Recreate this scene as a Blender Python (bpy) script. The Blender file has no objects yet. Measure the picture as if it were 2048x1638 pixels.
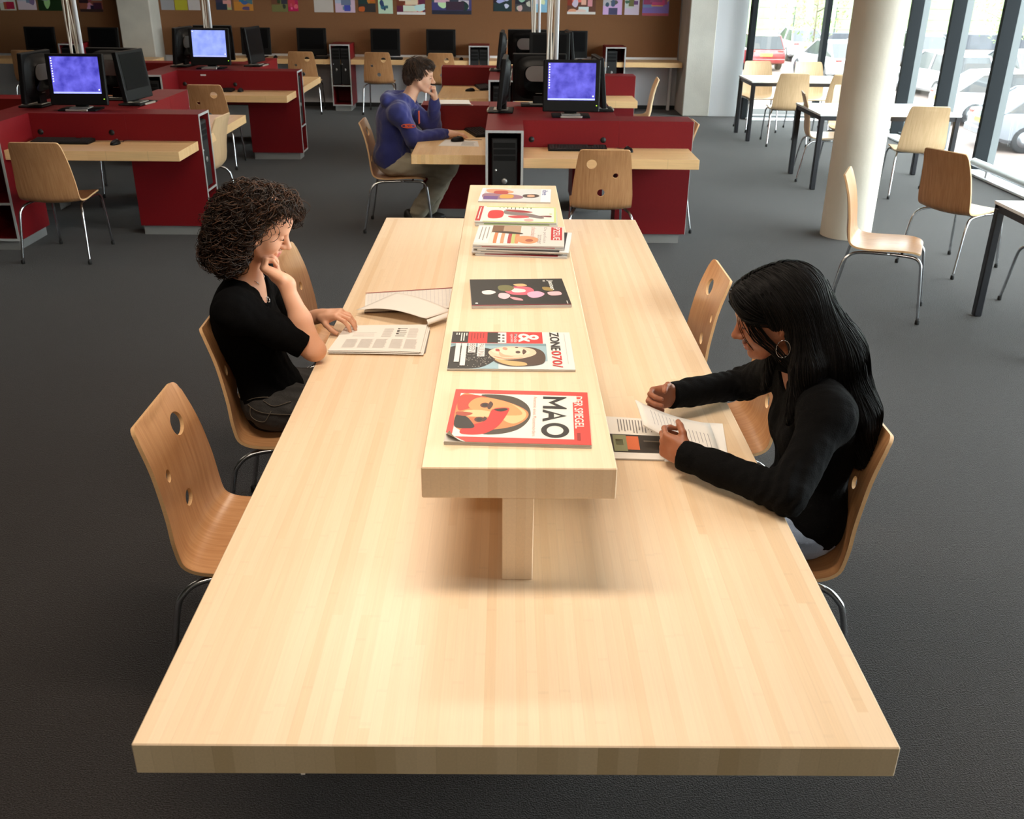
import bpy, bmesh, math, random
import numpy as np
from mathutils import Vector, Matrix
from mathutils.geometry import delaunay_2d_cdt

random.seed(7)
PI = math.pi
SC = bpy.context.scene
COL = SC.collection

# ---------------------------------------------------------------- camera
cam_d = bpy.data.cameras.new('camera')
cam_d.sensor_fit = 'HORIZONTAL'
cam_d.sensor_width = 36.0
cam_d.lens = 36.0 * 1915.444 / 2048.0
cam_d.clip_end = 400
cam = bpy.data.objects.new('camera', cam_d)
COL.objects.link(cam)
R2 = Vector((0.99994181, -0.00380772, 0.01009384))
U2 = Vector((-0.00756415, 0.41966144, 0.90764919))
F0 = Vector((0.00769207, 0.90767273, -0.41960821))
cam.matrix_world = Matrix(((R2.x, U2.x, -F0.x, -0.02722), (R2.y, U2.y, -F0.y, 0.0), (R2.z, U2.z, -F0.z, 2.02554), (0, 0, 0, 1)))
cam_d.dof.use_dof = True
cam_d.dof.focus_distance = 3.2
cam_d.dof.aperture_fstop = 9.0
SC.camera = cam

# ---------------------------------------------------------------- world, lights, exposure
world = bpy.data.worlds.new('overcast_sky')
SC.world = world
world.use_nodes = True
wn = world.node_tree.nodes
wn['Background'].inputs[0].default_value = (0.90, 0.96, 1.0, 1)
wn['Background'].inputs[1].default_value = 11.5
SC.view_settings.view_transform = 'Standard'
SC.view_settings.look = 'None'
SC.view_settings.gamma = 1.0
SC.view_settings.use_curve_mapping = False
SC.view_settings.exposure = 0.42

def area(name, loc, sx, sy, power, color, rot=(0, 0, 0)):
    d = bpy.data.lights.new(name, 'AREA')
    d.shape = 'RECTANGLE'; d.size = sx; d.size_y = sy; d.energy = power; d.color = color
    o = bpy.data.objects.new(name, d); COL.objects.link(o)
    o.location = loc; o.rotation_euler = rot
    return o

WARM = (1.0, 0.84, 0.67)
# warm ceiling luminaires in rows over the hall
for i, (lx, ly, pw) in enumerate([(-0.4, 2.2, 46), (-0.4, 4.8, 40), (-0.4, -1.2, 38), (-4.0, 3.6, 8), (-4.0, 8.6, 18), (-0.4, 8.6, 18), (-4.0, 12.8, 20), (-0.4, 12.8, 24)]):
    area('ceiling_luminaire', (lx, ly, 3.12), 1.8, 0.35, pw, WARM)

# ---------------------------------------------------------------- materials
MATS = {}
def s2l(c):
    return tuple(((x / 255.0) / 12.92 if x / 255.0 <= 0.04045 else ((x / 255.0 + 0.055) / 1.055) ** 2.4) for x in c)

def mat(name, rgb, rough=0.5, metal=0.0, spec=0.5, emit=None, estr=0.0, noise=None, bump=None, coat=0.0, sheen=0.0, sss=0.0, srgb=True):
    """noise=(scale, amount, stretch) varies the value of the colour; bump=(scale, strength)"""
    if name in MATS:
        return MATS[name]
    m = bpy.data.materials.new(name); m.use_nodes = True
    nt = m.node_tree; b = nt.nodes['Principled BSDF']
    c = s2l(rgb) if srgb else rgb
    b.inputs['Base Color'].default_value = (*c, 1)
    b.inputs['Roughness'].default_value = rough
    b.inputs['Metallic'].default_value = metal
    b.inputs['Specular IOR Level'].default_value = spec
    b.inputs['Coat Weight'].default_value = coat
    if sheen:
        b.inputs['Sheen Weight'].default_value = sheen
    if sss:
        b.inputs['Subsurface Weight'].default_value = sss
        b.inputs['Subsurface Radius'].default_value = (1.0, 0.35, 0.2)
        b.inputs['Subsurface Scale'].default_value = 0.006
    if emit is not None:
        b.inputs['Emission Color'].default_value = (*s2l(emit), 1)
        b.inputs['Emission Strength'].default_value = estr
    tc = None
    if noise or bump:
        tc = nt.nodes.new('ShaderNodeTexCoord')
    if noise:
        sc, am, st = noise
        mp = nt.nodes.new('ShaderNodeMapping'); mp.inputs['Scale'].default_value = st
        nz = nt.nodes.new('ShaderNodeTexNoise'); nz.inputs['Scale'].default_value = sc; nz.inputs['Detail'].default_value = 5
        mx = nt.nodes.new('ShaderNodeMix'); mx.data_type = 'RGBA'
        mx.inputs[6].default_value = (*[x * (1 - am) for x in c], 1)
        mx.inputs[7].default_value = (*[min(1, x * (1 + am)) for x in c], 1)
        nt.links.new(tc.outputs['Object'], mp.inputs[0]); nt.links.new(mp.outputs[0], nz.inputs['Vector'])
        rp = nt.nodes.new('ShaderNodeMapRange'); rp.inputs[1].default_value = 0.3; rp.inputs[2].default_value = 0.7
        nt.links.new(nz.outputs[0], rp.inputs[0]); nt.links.new(rp.outputs[0], mx.inputs[0])
        nt.links.new(mx.outputs[2], b.inputs['Base Color'])
    if bump:
        sc, stg = bump
        nb = nt.nodes.new('ShaderNodeTexNoise'); nb.inputs['Scale'].default_value = sc; nb.inputs['Detail'].default_value = 3
        bp = nt.nodes.new('ShaderNodeBump'); bp.inputs['Strength'].default_value = stg; bp.inputs['Distance'].default_value = 0.01
        nt.links.new(tc.outputs['Object'], nb.inputs['Vector'])
        nt.links.new(nb.outputs[0], bp.inputs['Height']); nt.links.new(bp.outputs[0], b.inputs['Normal'])
    MATS[name] = m
    return m

def wood_strips(name, tones, strip, seg, rough, ax=0, ay=1, grain=0.10, nodes=0.5):
    """laminated bamboo: strips of width `strip` along ay, tones picked per strip and segment"""
    m = bpy.data.materials.new(name); m.use_nodes = True
    nt = m.node_tree; N = nt.nodes; L = nt.links; b = N['Principled BSDF']
    b.inputs['Roughness'].default_value = rough
    b.inputs['Coat Weight'].default_value = 0.15; b.inputs['Coat Roughness'].default_value = 0.3
    tc = N.new('ShaderNodeTexCoord'); sp = N.new('ShaderNodeSeparateXYZ'); L.new(tc.outputs['Object'], sp.inputs[0])
    def ma(op, a, bb=None, c=None):
        n = N.new('ShaderNodeMath'); n.operation = op
        for i, x in enumerate((a, bb, c)):
            if x is None: continue
            if isinstance(x, (int, float)): n.inputs[i].default_value = x
            else: L.new(x, n.inputs[i])
        return n.outputs[0]
    X = sp.outputs[ax]; Y = sp.outputs[ay]
    si = ma('FLOOR', ma('DIVIDE', X, strip))
    w1 = N.new('ShaderNodeTexWhiteNoise'); w1.noise_dimensions = '1D'; L.new(si, w1.inputs['W'])
    sh = w1.outputs['Value']
    yy = ma('ADD', ma('DIVIDE', Y, seg), ma('MULTIPLY', sh, 7.3))
    yi = ma('FLOOR', yy)
    cmb = N.new('ShaderNodeCombineXYZ'); L.new(si, cmb.inputs[0]); L.new(yi, cmb.inputs[1])
    w2 = N.new('ShaderNodeTexWhiteNoise'); w2.noise_dimensions = '2D'; L.new(cmb.outputs[0], w2.inputs['Vector'])
    rp = N.new('ShaderNodeValToRGB'); cr = rp.color_ramp
    cr.elements[0].color = (*s2l(tones[0]), 1); cr.elements[1].color = (*s2l(tones[-1]), 1)
    for i, t in enumerate(tones[1:-1]):
        e = cr.elements.new((i + 1) / (len(tones) - 1)); e.color = (*s2l(t), 1)
    L.new(w2.outputs['Value'], rp.inputs[0])
    # fine grain lines along the strip
    mp = N.new('ShaderNodeMapping'); sc = [55, 55, 55]; sc[ay] = 1.3; mp.inputs['Scale'].default_value = sc
    L.new(tc.outputs['Object'], mp.inputs[0])
    nz = N.new('ShaderNodeTexNoise'); nz.inputs['Scale'].default_value = 4.0; nz.inputs['Detail'].default_value = 6; nz.inputs['Roughness'].default_value = 0.65
    L.new(mp.outputs[0], nz.inputs['Vector'])
    g = ma('MULTIPLY_ADD', ma('SUBTRACT', nz.outputs[0], 0.5), grain * 4, 1.0)
    # bamboo knuckles: a short mark at intervals of each strip
    kn = ma('FRACT', ma('ADD', ma('DIVIDE', Y, 0.31), ma('MULTIPLY', sh, 5.7)))
    km = ma('LESS_THAN', ma('ABSOLUTE', ma('SUBTRACT', kn, 0.5)), 0.013)
    nz2 = N.new('ShaderNodeTexNoise'); nz2.inputs['Scale'].default_value = 260; L.new(tc.outputs['Object'], nz2.inputs['Vector'])
    km = ma('MULTIPLY', km, ma('MULTIPLY', ma('GREATER_THAN', w2.outputs['Value'], 0.55), nz2.outputs[0]))
    g2 = ma('SUBTRACT', g, ma('MULTIPLY', km, nodes * 0.5))
    # thin joint line between strips
    fx = ma('FRACT', ma('DIVIDE', X, strip))
    jl = ma('MULTIPLY', ma('LESS_THAN', fx, 0.05), 0.05)
    g3 = ma('SUBTRACT', g2, jl)
    hs = N.new('ShaderNodeHueSaturation'); L.new(rp.outputs[0], hs.inputs['Color']); L.new(g3, hs.inputs['Value'])
    L.new(hs.outputs[0], b.inputs['Base Color'])
    MATS[name] = m
    return m

def grain_wood(name, c1, c2, rough, scale=5.0, st=18):
    m = bpy.data.materials.new(name); m.use_nodes = True
    nt = m.node_tree; N = nt.nodes; L = nt.links; b = N['Principled BSDF']
    b.inputs['Roughness'].default_value = rough; b.inputs['Coat Weight'].default_value = 0.25; b.inputs['Coat Roughness'].default_value = 0.25
    tc = N.new('ShaderNodeTexCoord'); mp = N.new('ShaderNodeMapping'); sc = [st, 1.3, 1.3]
    mp.inputs['Scale'].default_value = sc; L.new(tc.outputs['Object'], mp.inputs[0])
    nz = N.new('ShaderNodeTexNoise'); nz.inputs['Scale'].default_value = scale; nz.inputs['Detail'].default_value = 6; nz.inputs['Distortion'].default_value = 0.4
    L.new(mp.outputs[0], nz.inputs['Vector'])
    rp = N.new('ShaderNodeValToRGB'); rp.color_ramp.elements[0].position = 0.32; rp.color_ramp.elements[1].position = 0.68
    rp.color_ramp.elements[0].color = (*s2l(c1), 1); rp.color_ramp.elements[1].color = (*s2l(c2), 1)
    L.new(nz.outputs[0], rp.inputs[0]); L.new(rp.outputs[0], b.inputs['Base Color'])
    MATS[name] = m
    return m

wood_strips('bamboo', [(230, 202, 167), (235, 209, 177), (232, 205, 171), (238, 214, 183), (227, 197, 160)], 0.021, 1.9, 0.36, grain=0.05, nodes=0.16)
wood_strips('bamboo_end', [(196, 178, 142), (214, 197, 162), (184, 164, 126), (206, 189, 154), (200, 182, 146)], 0.037, 9.0, 0.45, grain=0.08, nodes=0.0)
wood_strips('bamboo_desk', [(228, 186, 130), (236, 198, 146), (231, 190, 136)], 0.03, 1.6, 0.4, nodes=0.4)
wood_strips('bamboo_desk_y', [(228, 186, 130), (236, 198, 146), (231, 190, 136)], 0.03, 1.6, 0.4, ax=1, ay=0, nodes=0.4)
grain_wood('beech', (172, 122, 80), (194, 146, 102), 0.34)
grain_wood('beech_pale', (206, 172, 130), (220, 188, 148), 0.36)
mat('ply_edge', (214, 172, 124), 0.5, noise=(40, 0.12, (1, 1, 60)))
mat('ply_edge_pale', (226, 196, 156), 0.5)
mat('red_laminate', (116, 17, 23), 0.5, spec=.25, noise=(60, 0.10, (1, 1, 6)))
mat('red_inside', (120, 22, 26), 0.5)
mat('grey_edge', (176, 178, 178), 0.4)
mat('plinth_grey', (150, 150, 148), 0.4, metal=0.3)
mat('black_plastic', (14, 14, 15), 0.5, spec=.2)
mat('black_matt', (15, 15, 16), 0.6)
mat('dark_screen', (8, 9, 11), 0.35, spec=0.1)
mat('silver_plastic', (150, 148, 146), 0.35, metal=0.5)
mat('chrome', (205, 207, 210), 0.18, metal=1.0)
mat('dark_steel', (92, 95, 100), 0.3, metal=1.0)
mat('rubber', (18, 18, 18), 0.7)
mat('black_steel', (22, 22, 28), 0.35)
mat('white_top', (236, 238, 240), 0.22)
mat('white_paint', (222, 224, 226), 0.5)
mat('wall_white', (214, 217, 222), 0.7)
mat('concrete', (190, 187, 178), 0.75, noise=(2.2, 0.12, (1, 1, 1)), bump=(60, 0.15))
mat('concrete_column', (208, 200, 184), 0.6, noise=(1.6, 0.10, (1, 1, 1)), bump=(40, 0.12))
mat('cork', (126, 86, 54), 0.9, noise=(260, 0.16, (1, 1, 1)), bump=(200, 0.2))
mat('mullion_steel', (24, 28, 31), 0.8, spec=.2)
mat('mullion_light', (96, 102, 104), 0.4)
mat('cable_white', (226, 218, 206), 0.5)
mat('paper', (232, 228, 222), 0.7)
mat('paper_edge', (206, 202, 196), 0.8, noise=(30, 0.12, (1, 1, 60)))
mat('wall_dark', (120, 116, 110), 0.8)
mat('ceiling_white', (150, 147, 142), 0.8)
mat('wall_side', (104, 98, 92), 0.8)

def carpet():
    m = bpy.data.materials.new('carpet'); m.use_nodes = True
    nt = m.node_tree; N = nt.nodes; L = nt.links; b = N['Principled BSDF']
    b.inputs['Roughness'].default_value = 0.95; b.inputs['Specular IOR Level'].default_value = 0.1
    b.inputs['Sheen Weight'].default_value = 0.15
    tc = N.new('ShaderNodeTexCoord')
    n1 = N.new('ShaderNodeTexNoise'); n1.inputs['Scale'].default_value = 210; n1.inputs['Detail'].default_value = 2
    n2 = N.new('ShaderNodeTexNoise'); n2.inputs['Scale'].default_value = 1.4; n2.inputs['Detail'].default_value = 3
    L.new(tc.outputs['Object'], n1.inputs['Vector']); L.new(tc.outputs['Object'], n2.inputs['Vector'])
    rp = N.new('ShaderNodeValToRGB'); rp.color_ramp.elements[0].position = 0.3; rp.color_ramp.elements[1].position = 0.7
    rp.color_ramp.elements[0].color = (*s2l((23, 20, 19)), 1); rp.color_ramp.elements[1].color = (*s2l((56, 52, 51)), 1)
    L.new(n1.outputs[0], rp.inputs[0])
    hs = N.new('ShaderNodeHueSaturation'); L.new(rp.outputs[0], hs.inputs['Color'])
    mr = N.new('ShaderNodeMapRange'); mr.inputs[3].default_value = 0.92; mr.inputs[4].default_value = 1.08
    L.new(n2.outputs[0], mr.inputs[0]); L.new(mr.outputs[0], hs.inputs['Value'])
    L.new(hs.outputs[0], b.inputs['Base Color'])
    bp = N.new('ShaderNodeBump'); bp.inputs['Strength'].default_value = 0.6; bp.inputs['Distance'].default_value = 0.006
    L.new(n1.outputs[0], bp.inputs['Height']); L.new(bp.outputs[0], b.inputs['Normal'])
    MATS['carpet'] = m
carpet()

def glass_mat():
    m = bpy.data.materials.new('window_glass'); m.use_nodes = True
    nt = m.node_tree; N = nt.nodes; L = nt.links
    for n in list(N):
        if n.type != 'OUTPUT_MATERIAL': N.remove(n)
    out = [n for n in N if n.type == 'OUTPUT_MATERIAL'][0]
    t = N.new('ShaderNodeBsdfTransparent'); t.inputs[0].default_value = (0.95, 0.98, 0.97, 1)
    g = N.new('ShaderNodeBsdfGlossy'); g.inputs['Roughness'].default_value = 0.02
    mx = N.new('ShaderNodeMixShader'); mx.inputs[0].default_value = 0.05
    L.new(t.outputs[0], mx.inputs[1]); L.new(g.outputs[0], mx.inputs[2]); L.new(mx.outputs[0], out.inputs[0])
    MATS['window_glass'] = m
glass_mat()

# ---------------------------------------------------------------- geometry helpers
class MB:
    def __init__(self):
        self.v = []; self.f = []; self.m = []
    def add(self, vs, fs, mi=0):
        o = len(self.v)
        self.v.extend([tuple(p) for p in vs])
        for k, f in enumerate(fs):
            self.f.append([i + o for i in f]); self.m.append(mi if isinstance(mi, int) else mi[k])
        return self
    def box(self, x0, x1, y0, y1, z0, z1, mi=0):
        vs = [(x0, y0, z0), (x1, y0, z0), (x1, y1, z0), (x0, y1, z0), (x0, y0, z1), (x1, y0, z1), (x1, y1, z1), (x0, y1, z1)]
        return self.add(vs, [(0, 3, 2, 1), (4, 5, 6, 7), (0, 1, 5, 4), (1, 2, 6, 5), (2, 3, 7, 6), (3, 0, 4, 7)], mi)
    def cbox(self, x0, x1, y0, y1, z0, z1, c=0.003, mi=0, seg=1, M=None):
        bm = bmesh.new()
        bmesh.ops.create_cube(bm, size=1.0)
        for v in bm.verts:
            v.co = Vector((x0 + (v.co.x + .5) * (x1 - x0), y0 + (v.co.y + .5) * (y1 - y0), z0 + (v.co.z + .5) * (z1 - z0)))
        bmesh.ops.bevel(bm, geom=list(bm.edges), offset=c, offset_type='OFFSET', segments=seg, profile=0.5, affect='EDGES')
        bm.verts.index_update()
        vs = [M @ v.co if M else v.co for v in bm.verts]
        fs = [[v.index for v in f.verts] for f in bm.faces]
        bm.free()
        return self.add(vs, fs, mi)
    def quad(self, a, b, c, d, mi=0):
        return self.add([a, b, c, d], [(0, 1, 2, 3)], mi)
    def poly(self, pts, mi=0):
        return self.add(pts, [tuple(range(len(pts)))], mi)
    def prism(self, pts, d, mi=0):
        """pts: 3d polygon, d: extrusion vector"""
        n = len(pts); d = Vector(d)
        vs = [Vector(p) for p in pts] + [Vector(p) + d for p in pts]
        fs = [tuple(range(n))[::-1], tuple(range(n, 2 * n))] + [(i, (i + 1) % n, n + (i + 1) % n, n + i) for i in range(n)]
        return self.add(vs, fs, mi)
    def tube(self, pts, r, n=8, mi=0, cap=True, closed=False):
        pts = [Vector(p) for p in pts]; k = len(pts)
        rs = r if isinstance(r, (list, tuple)) else [r] * k
        vs = []; nrm = None
        for i, p in enumerate(pts):
            if closed: t = (pts[(i + 1) % k] - pts[i - 1])
            else: t = (pts[min(i + 1, k - 1)] - pts[max(i - 1, 0)])
            t = t.normalized() if t.length > 1e-9 else Vector((0, 0, 1))
            if nrm is None:
                a = Vector((0, 0, 1)) if abs(t.z) < .9 else Vector((1, 0, 0))
                nrm = (a - t * a.dot(t)).normalized()
            else:
                nrm = (nrm - t * nrm.dot(t)); nrm = nrm.normalized() if nrm.length > 1e-6 else t.orthogonal().normalized()
            bn = t.cross(nrm)
            for j in range(n):
                a = 2 * PI * j / n
                vs.append(p + (nrm * math.cos(a) + bn * math.sin(a)) * rs[i])
        fs = []
        for i in range(k if closed else k - 1):
            i2 = (i + 1) % k
            for j in range(n):
                fs.append((i * n + j, i * n + (j + 1) % n, i2 * n + (j + 1) % n, i2 * n + j))
        if cap and not closed:
            fs.append(tuple(range(n))[::-1]); fs.append(tuple(range((k - 1) * n, k * n)))
        return self.add(vs, fs, mi)
    def lathe(self, prof, n=24, c=(0, 0, 0), mi=0, axis='z'):
        vs = []; c = Vector(c)
        for (r, z) in prof:
            for j in range(n):
                a = 2 * PI * j / n
                p = Vector((r * math.cos(a), r * math.sin(a), z))
                if axis == 'x': p = Vector((p.z, p.x, p.y))
                if axis == 'y': p = Vector((p.x, p.z, -p.y))
                vs.append(c + p)
        fs = []; k = len(prof)
        for i in range(k - 1):
            for j in range(n):
                fs.append((i * n + j, i * n + (j + 1) % n, (i + 1) * n + (j + 1) % n, (i + 1) * n + j))
        fs.append(tuple(range(n))[::-1]); fs.append(tuple(range((k - 1) * n, k * n)))
        return self.add(vs, fs, mi)
    def mesh(self, name, mats, smooth=False):
        me = bpy.data.meshes.new(name)
        me.from_pydata([tuple(p) for p in self.v], [], self.f)
        for m in (mats if isinstance(mats, (list, tuple)) else [mats]):
            me.materials.append(MATS[m] if isinstance(m, str) else m)
        me.polygons.foreach_set('material_index', self.m)
        if smooth:
            me.polygons.foreach_set('use_smooth', [True] * len(self.f))
        me.update()
        return me
    def build(self, name, mats, parent=None, smooth=False):
        o = bpy.data.objects.new(name, self.mesh(name, mats, smooth)); COL.objects.link(o)
        if parent is not None: o.parent = parent
        return o

def tag(o, label=None, cat=None, group=None, kind=None):
    if label: o['label'] = label
    if cat: o['category'] = cat
    if group: o['group'] = group
    if kind: o['kind'] = kind
    return o
def thing(name, label, cat, loc=(0, 0, 0), rz=0.0, group=None):
    o = bpy.data.objects.new(name, None); COL.objects.link(o)
    o.empty_display_size = 0.1
    o.location = loc; o.rotation_euler = (0, 0, rz)
    return tag(o, label, cat, group)
def copy_tree(o, parent=None):
    c = o.copy(); COL.objects.link(c); c.parent = parent
    if parent is not None: c.matrix_parent_inverse = o.matrix_parent_inverse.copy()
    for ch in [x for x in o.children]: copy_tree(ch, c)
    return c
def struct(name, mb, mats, smooth=False, label=None):
    o = mb.build(name, mats, None, smooth); o['kind'] = 'structure'
    if label: o['label'] = label
    return o
def smooth_by_angle(o, ang=40):
    me = o.data
    me.polygons.foreach_set('use_smooth', [True] * len(me.polygons))
    try:
        me.set_sharp_from_angle(angle=math.radians(ang))
    except Exception:
        pass
    return o
def bez(pts, n=8, closed=False):
    """Catmull-Rom through 2d/3d points"""
    P = [np.array(p, float) for p in pts]; k = len(P); out = []
    rng = range(k) if closed else range(k - 1)
    for i in rng:
        p1, p2 = P[i], P[(i + 1) % k]
        p0 = P[i - 1] if (closed or i > 0) else p1 * 2 - p2
        p3 = P[(i + 2) % k] if (closed or i + 2 < k) else p2 * 2 - p1
        for j in range(n):
            t = j / n
            out.append(0.5 * ((2 * p1) + (-p0 + p2) * t + (2 * p0 - 5 * p1 + 4 * p2 - p3) * t * t + (-p0 + 3 * p1 - 3 * p2 + p3) * t ** 3))
    if not closed: out.append(P[-1])
    return [tuple(x) for x in out]
# ================================================================ the setting
XL, XR, YB, YN, ZC = -8.4, 5.32, 15.75, -3.2, 3.2
struct('floor', MB().box(XL, XR, YN, YB + .2, -0.06, 0.0), 'carpet', label='dark charcoal carpet floor')
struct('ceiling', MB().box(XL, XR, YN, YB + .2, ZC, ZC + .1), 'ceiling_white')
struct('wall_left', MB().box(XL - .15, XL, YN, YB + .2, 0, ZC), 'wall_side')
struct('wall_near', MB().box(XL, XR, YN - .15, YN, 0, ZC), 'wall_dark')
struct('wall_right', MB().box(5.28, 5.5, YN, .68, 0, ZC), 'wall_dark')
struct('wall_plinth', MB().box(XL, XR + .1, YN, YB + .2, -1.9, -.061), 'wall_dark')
struct('wall_back', MB().box(XL, 2.62, YB + .001, YB + .2, 0, ZC), 'wall_white', label='white back wall below the pinboard')
struct('dark_strip_back', MB().box(-5.2, 2.62, YB - .02, YB, 0, .06), 'black_matt')  # thin black strip along the foot of the back wall
struct('wall_pier', MB().cbox(2.62, 3.02, 15.0, YB + .3, 0, ZC, .01), 'concrete', label='grey concrete pier at the end of the back counter')
struct('wall_return', MB().box(3.02, 3.47, 15.02, YB + .3, 0, ZC), 'wall_white', label='white wall strip beside the concrete pier')
struct('wall_pillar', MB().cbox(-5.78, -5.30, 15.30, YB + .1, 0, ZC, .01), 'concrete', label='pale concrete pillar against the pinboard')
pb = MB().box(XL, -5.78, YB - .03, YB, .74, ZC).build('pinboard', 'cork')
tag(pb, 'brown cork pinboard left of the concrete pillar', 'pinboard', 'cork pinboards')
pb = MB().box(-5.30, 2.60, YB - .03, YB, .74, ZC).build('pinboard', 'cork')
tag(pb, 'long brown cork pinboard above the back counter, right of the pillar', 'pinboard', 'cork pinboards')

# glazed walls: back bays and right-hand bays
wi = 0
def bay(p0, p1, last=False):
    """one glazed bay between two plan points, pane + frame"""
    global wi
    wi += 1
    (x0, y0), (x1, y1) = p0, p1
    pane = MB()
    if abs(y0 - y1) < 1e-6:
        pane.box(x0 + .03, x1 - .03, y0 - .006, y0 + .006, .05, ZC - .05)
    else:
        pane.box(x0 - .006, x0 + .006, y0 + .025, y1 - .025, .05, ZC - .05)
    w = struct('window_%d' % wi, pane, 'window_glass')
    fr = MB()
    if abs(y0 - y1) < 1e-6:
        fr.box(x0 - .035, x0 + .035, y0 - .10, y0 + .05, 0, ZC); fr.box(x0, x1, y0 - .04, y0 + .04, 0, .05, 1); fr.box(x0, x1, y0 - .04, y0 + .04, ZC - .05, ZC)
        fr.box(x0 + .035, x0 + .06, y0 - .02, y0 + .05, 0.05, ZC - .05, 1)
    else:
        fr.box(x0 - .13, x0 + .02, y0 - .03, y0 + .03, 0, ZC); fr.box(x0 - .04, x0 + .04, y0 + .03, y1 - .03, 0, .05, 1); fr.box(x0 - .04, x0 + .04, y0, y1, ZC - .05, ZC)
        fr.box(x0 - .02, x0 + .06, y0 + .03, y0 + .055, .05, ZC - .05, 1); fr.box(x0 + .02, x0 + .10, y0 - .03, y0 + .03, 0, ZC, 1)
    fr.build('window_frame', ['mullion_steel', 'mullion_light'], w)
bay((3.50, 14.85), (4.56, 14.85)); bay((4.56, 14.85), (5.30, 14.85))
ys = [14.6, 13.34, 12.10, 10.84, 9.57, 8.30, 7.03, 5.76, 4.49, 3.22, 1.95, .68]
for a, b in zip(ys[:-1], ys[1:]):
    bay((5.30, b), (5.30, a))
struct('trim_1', MB().box(5.22, 5.36, 14.6, 14.95, 0, ZC), 'mullion_steel')
struct('trim_2', MB().cbox(5.06, 5.27, -3.1, 14.55, 0, .025, .004), 'white_paint', label='white sill strip along the glazing')
struct('trim_3', MB().cbox(3.52, 5.22, 14.60, 14.80, 0, .02, .004), 'white_paint')

hp = thing('heating_pipe', 'white heating pipe running low along the right-hand windows', 'pipe', (5.10, 0, 0))
MB().tube([(0, 10.66, .135), (0, 2.0, .135)], .042, 16).build('pipe', 'white_paint', hp, True)
for yy in (10.3, 9.2, 8.1, 7.0, 5.9, 4.8, 3.7, 2.6):
    MB().cbox(-.02, .02, yy - .02, yy + .02, .025, .11, .004).build('bracket', 'white_paint', hp)

# round concrete column
cm = MB().lathe([(.205, 0), (.205, ZC)], 48, (2.8345, 7.95, 0))
co = struct('column', cm, 'concrete_column', label='round pale concrete column between desks and window tables')
smooth_by_angle(co)

# ---------------------------------------------------------------- outdoors
mat('paving', (100, 86, 80), 0.85, noise=(3, 0.15, (1, 1, 1)))
mat('grass', (76, 100, 44), 0.9, noise=(1.2, 0.25, (1, 1, 1)))
mat('low_wall', (58, 60, 66), 0.8, noise=(2, 0.2, (1, 1, 1)))
mat('leaf', (84, 106, 38), 0.6)
mat('bark', (92, 80, 66), 0.8)
G = -1.9
struct('pavement', MB().box(-60, 160, -60, 200, G - .3, G), 'paving', label='pale brick pavement of the car park outside')
gb = MB()
gb.add([(-40, 57.6, G + .7), (160, 57.6, G + .7), (160, 74, 1.2), (-40, 74, 1.2), (160, 130, 24), (-40, 130, 24), (-40, 130, G), (160, 130, G), (160, 57.6, G), (-40, 57.6, G)],
       [(0, 1, 2, 3), (3, 2, 4, 5), (5, 4, 7, 6), (0, 9, 8, 1), (0, 3, 5, 6, 9), (1, 8, 7, 4, 2), (9, 6, 7, 8)])
struct('grass_bank', gb, 'grass', label='bright green grass bank beyond the car park')
lw = MB().cbox(-10, 90, 56.6, 57.4, G, -1.12, .02).build('retaining_wall', 'low_wall')
tag(lw, 'low grey retaining wall between car park and grass bank', 'wall')
fe = thing('fence', 'thin wire fence standing on the low grey wall outside', 'fence', (0, 57.0, -1.12))
for i in range(24):
    MB().tube([(2 + i * 2.3, 0, 0), (2 + i * 2.3, 0, 1.3)], .035, 6).build('post', 'low_wall', fe)
for z in (.15, .7, 1.26):
    MB().tube([(2, 0, z), (2 + 23 * 2.3, 0, z)], .014, 5).build('rail', 'low_wall', fe)
lp = thing('lamp_post', 'slim white lamp post rising beyond the red car', 'post', (13.6, 52.0, G))
MB().tube([(0, 0, 0), (0, 0, 6.5)], [.09, .06], 10).build('pole', 'white_paint', lp, True)
MB().cbox(-.12, .12, -.4, .1, 6.5, 6.62, .02).build('lamp_head', 'white_paint', lp)

def tree(loc, h, r, label, n=900, seed=1):
    rnd = random.Random(seed)
    t = thing('tree', label, 'tree', loc, 0, 'young trees in the car park')
    tr = MB(); tr.tube([(0, 0, 0), (.02, .03, h * .35), (-.02, 0, h * .8)], [.05, .04, .015], 7)
    for i in range(7):
        a = rnd.random() * 6.28; z = h * (.3 + .4 * rnd.random())
        tr.tube([(0, 0, z), (r * .5 * math.cos(a), r * .5 * math.sin(a), z + .35), (r * .8 * math.cos(a), r * .8 * math.sin(a), z + .6)], [.018, .012, .005], 5)
    tr.build('trunk', 'bark', t, True)
    lf = MB()
    for i in range(n):
        while True:
            p = Vector((rnd.uniform(-1, 1), rnd.uniform(-1, 1), rnd.uniform(-1, 1)))
            if p.length < 1: break
        p = Vector((p.x * r, p.y * r, h * .62 + p.z * h * .42))
        a = Vector((rnd.uniform(-1, 1), rnd.uniform(-1, 1), rnd.uniform(-1, 1))).normalized(); b = a.orthogonal().normalized(); s = rnd.uniform(.05, .09)
        lf.add([p - a * s, p + b * s * .5, p + a * s, p - b * s * .5], [(0, 1, 2, 3)])
    o = lf.build('foliage', 'leaf', t); o['kind'] = 'stuff'
tree((13.6, 45.6, G), 4.6, 1.5, 'young yellow-green tree outside, left of the round column', seed=3)
tree((21.5, 44.5, G), 5.0, 1.6, 'young green tree outside behind the middle mullions', seed=5)
tree((21.6, 38.0, G), 5.0, 1.5, 'young green tree outside near the right edge', seed=8)

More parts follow.
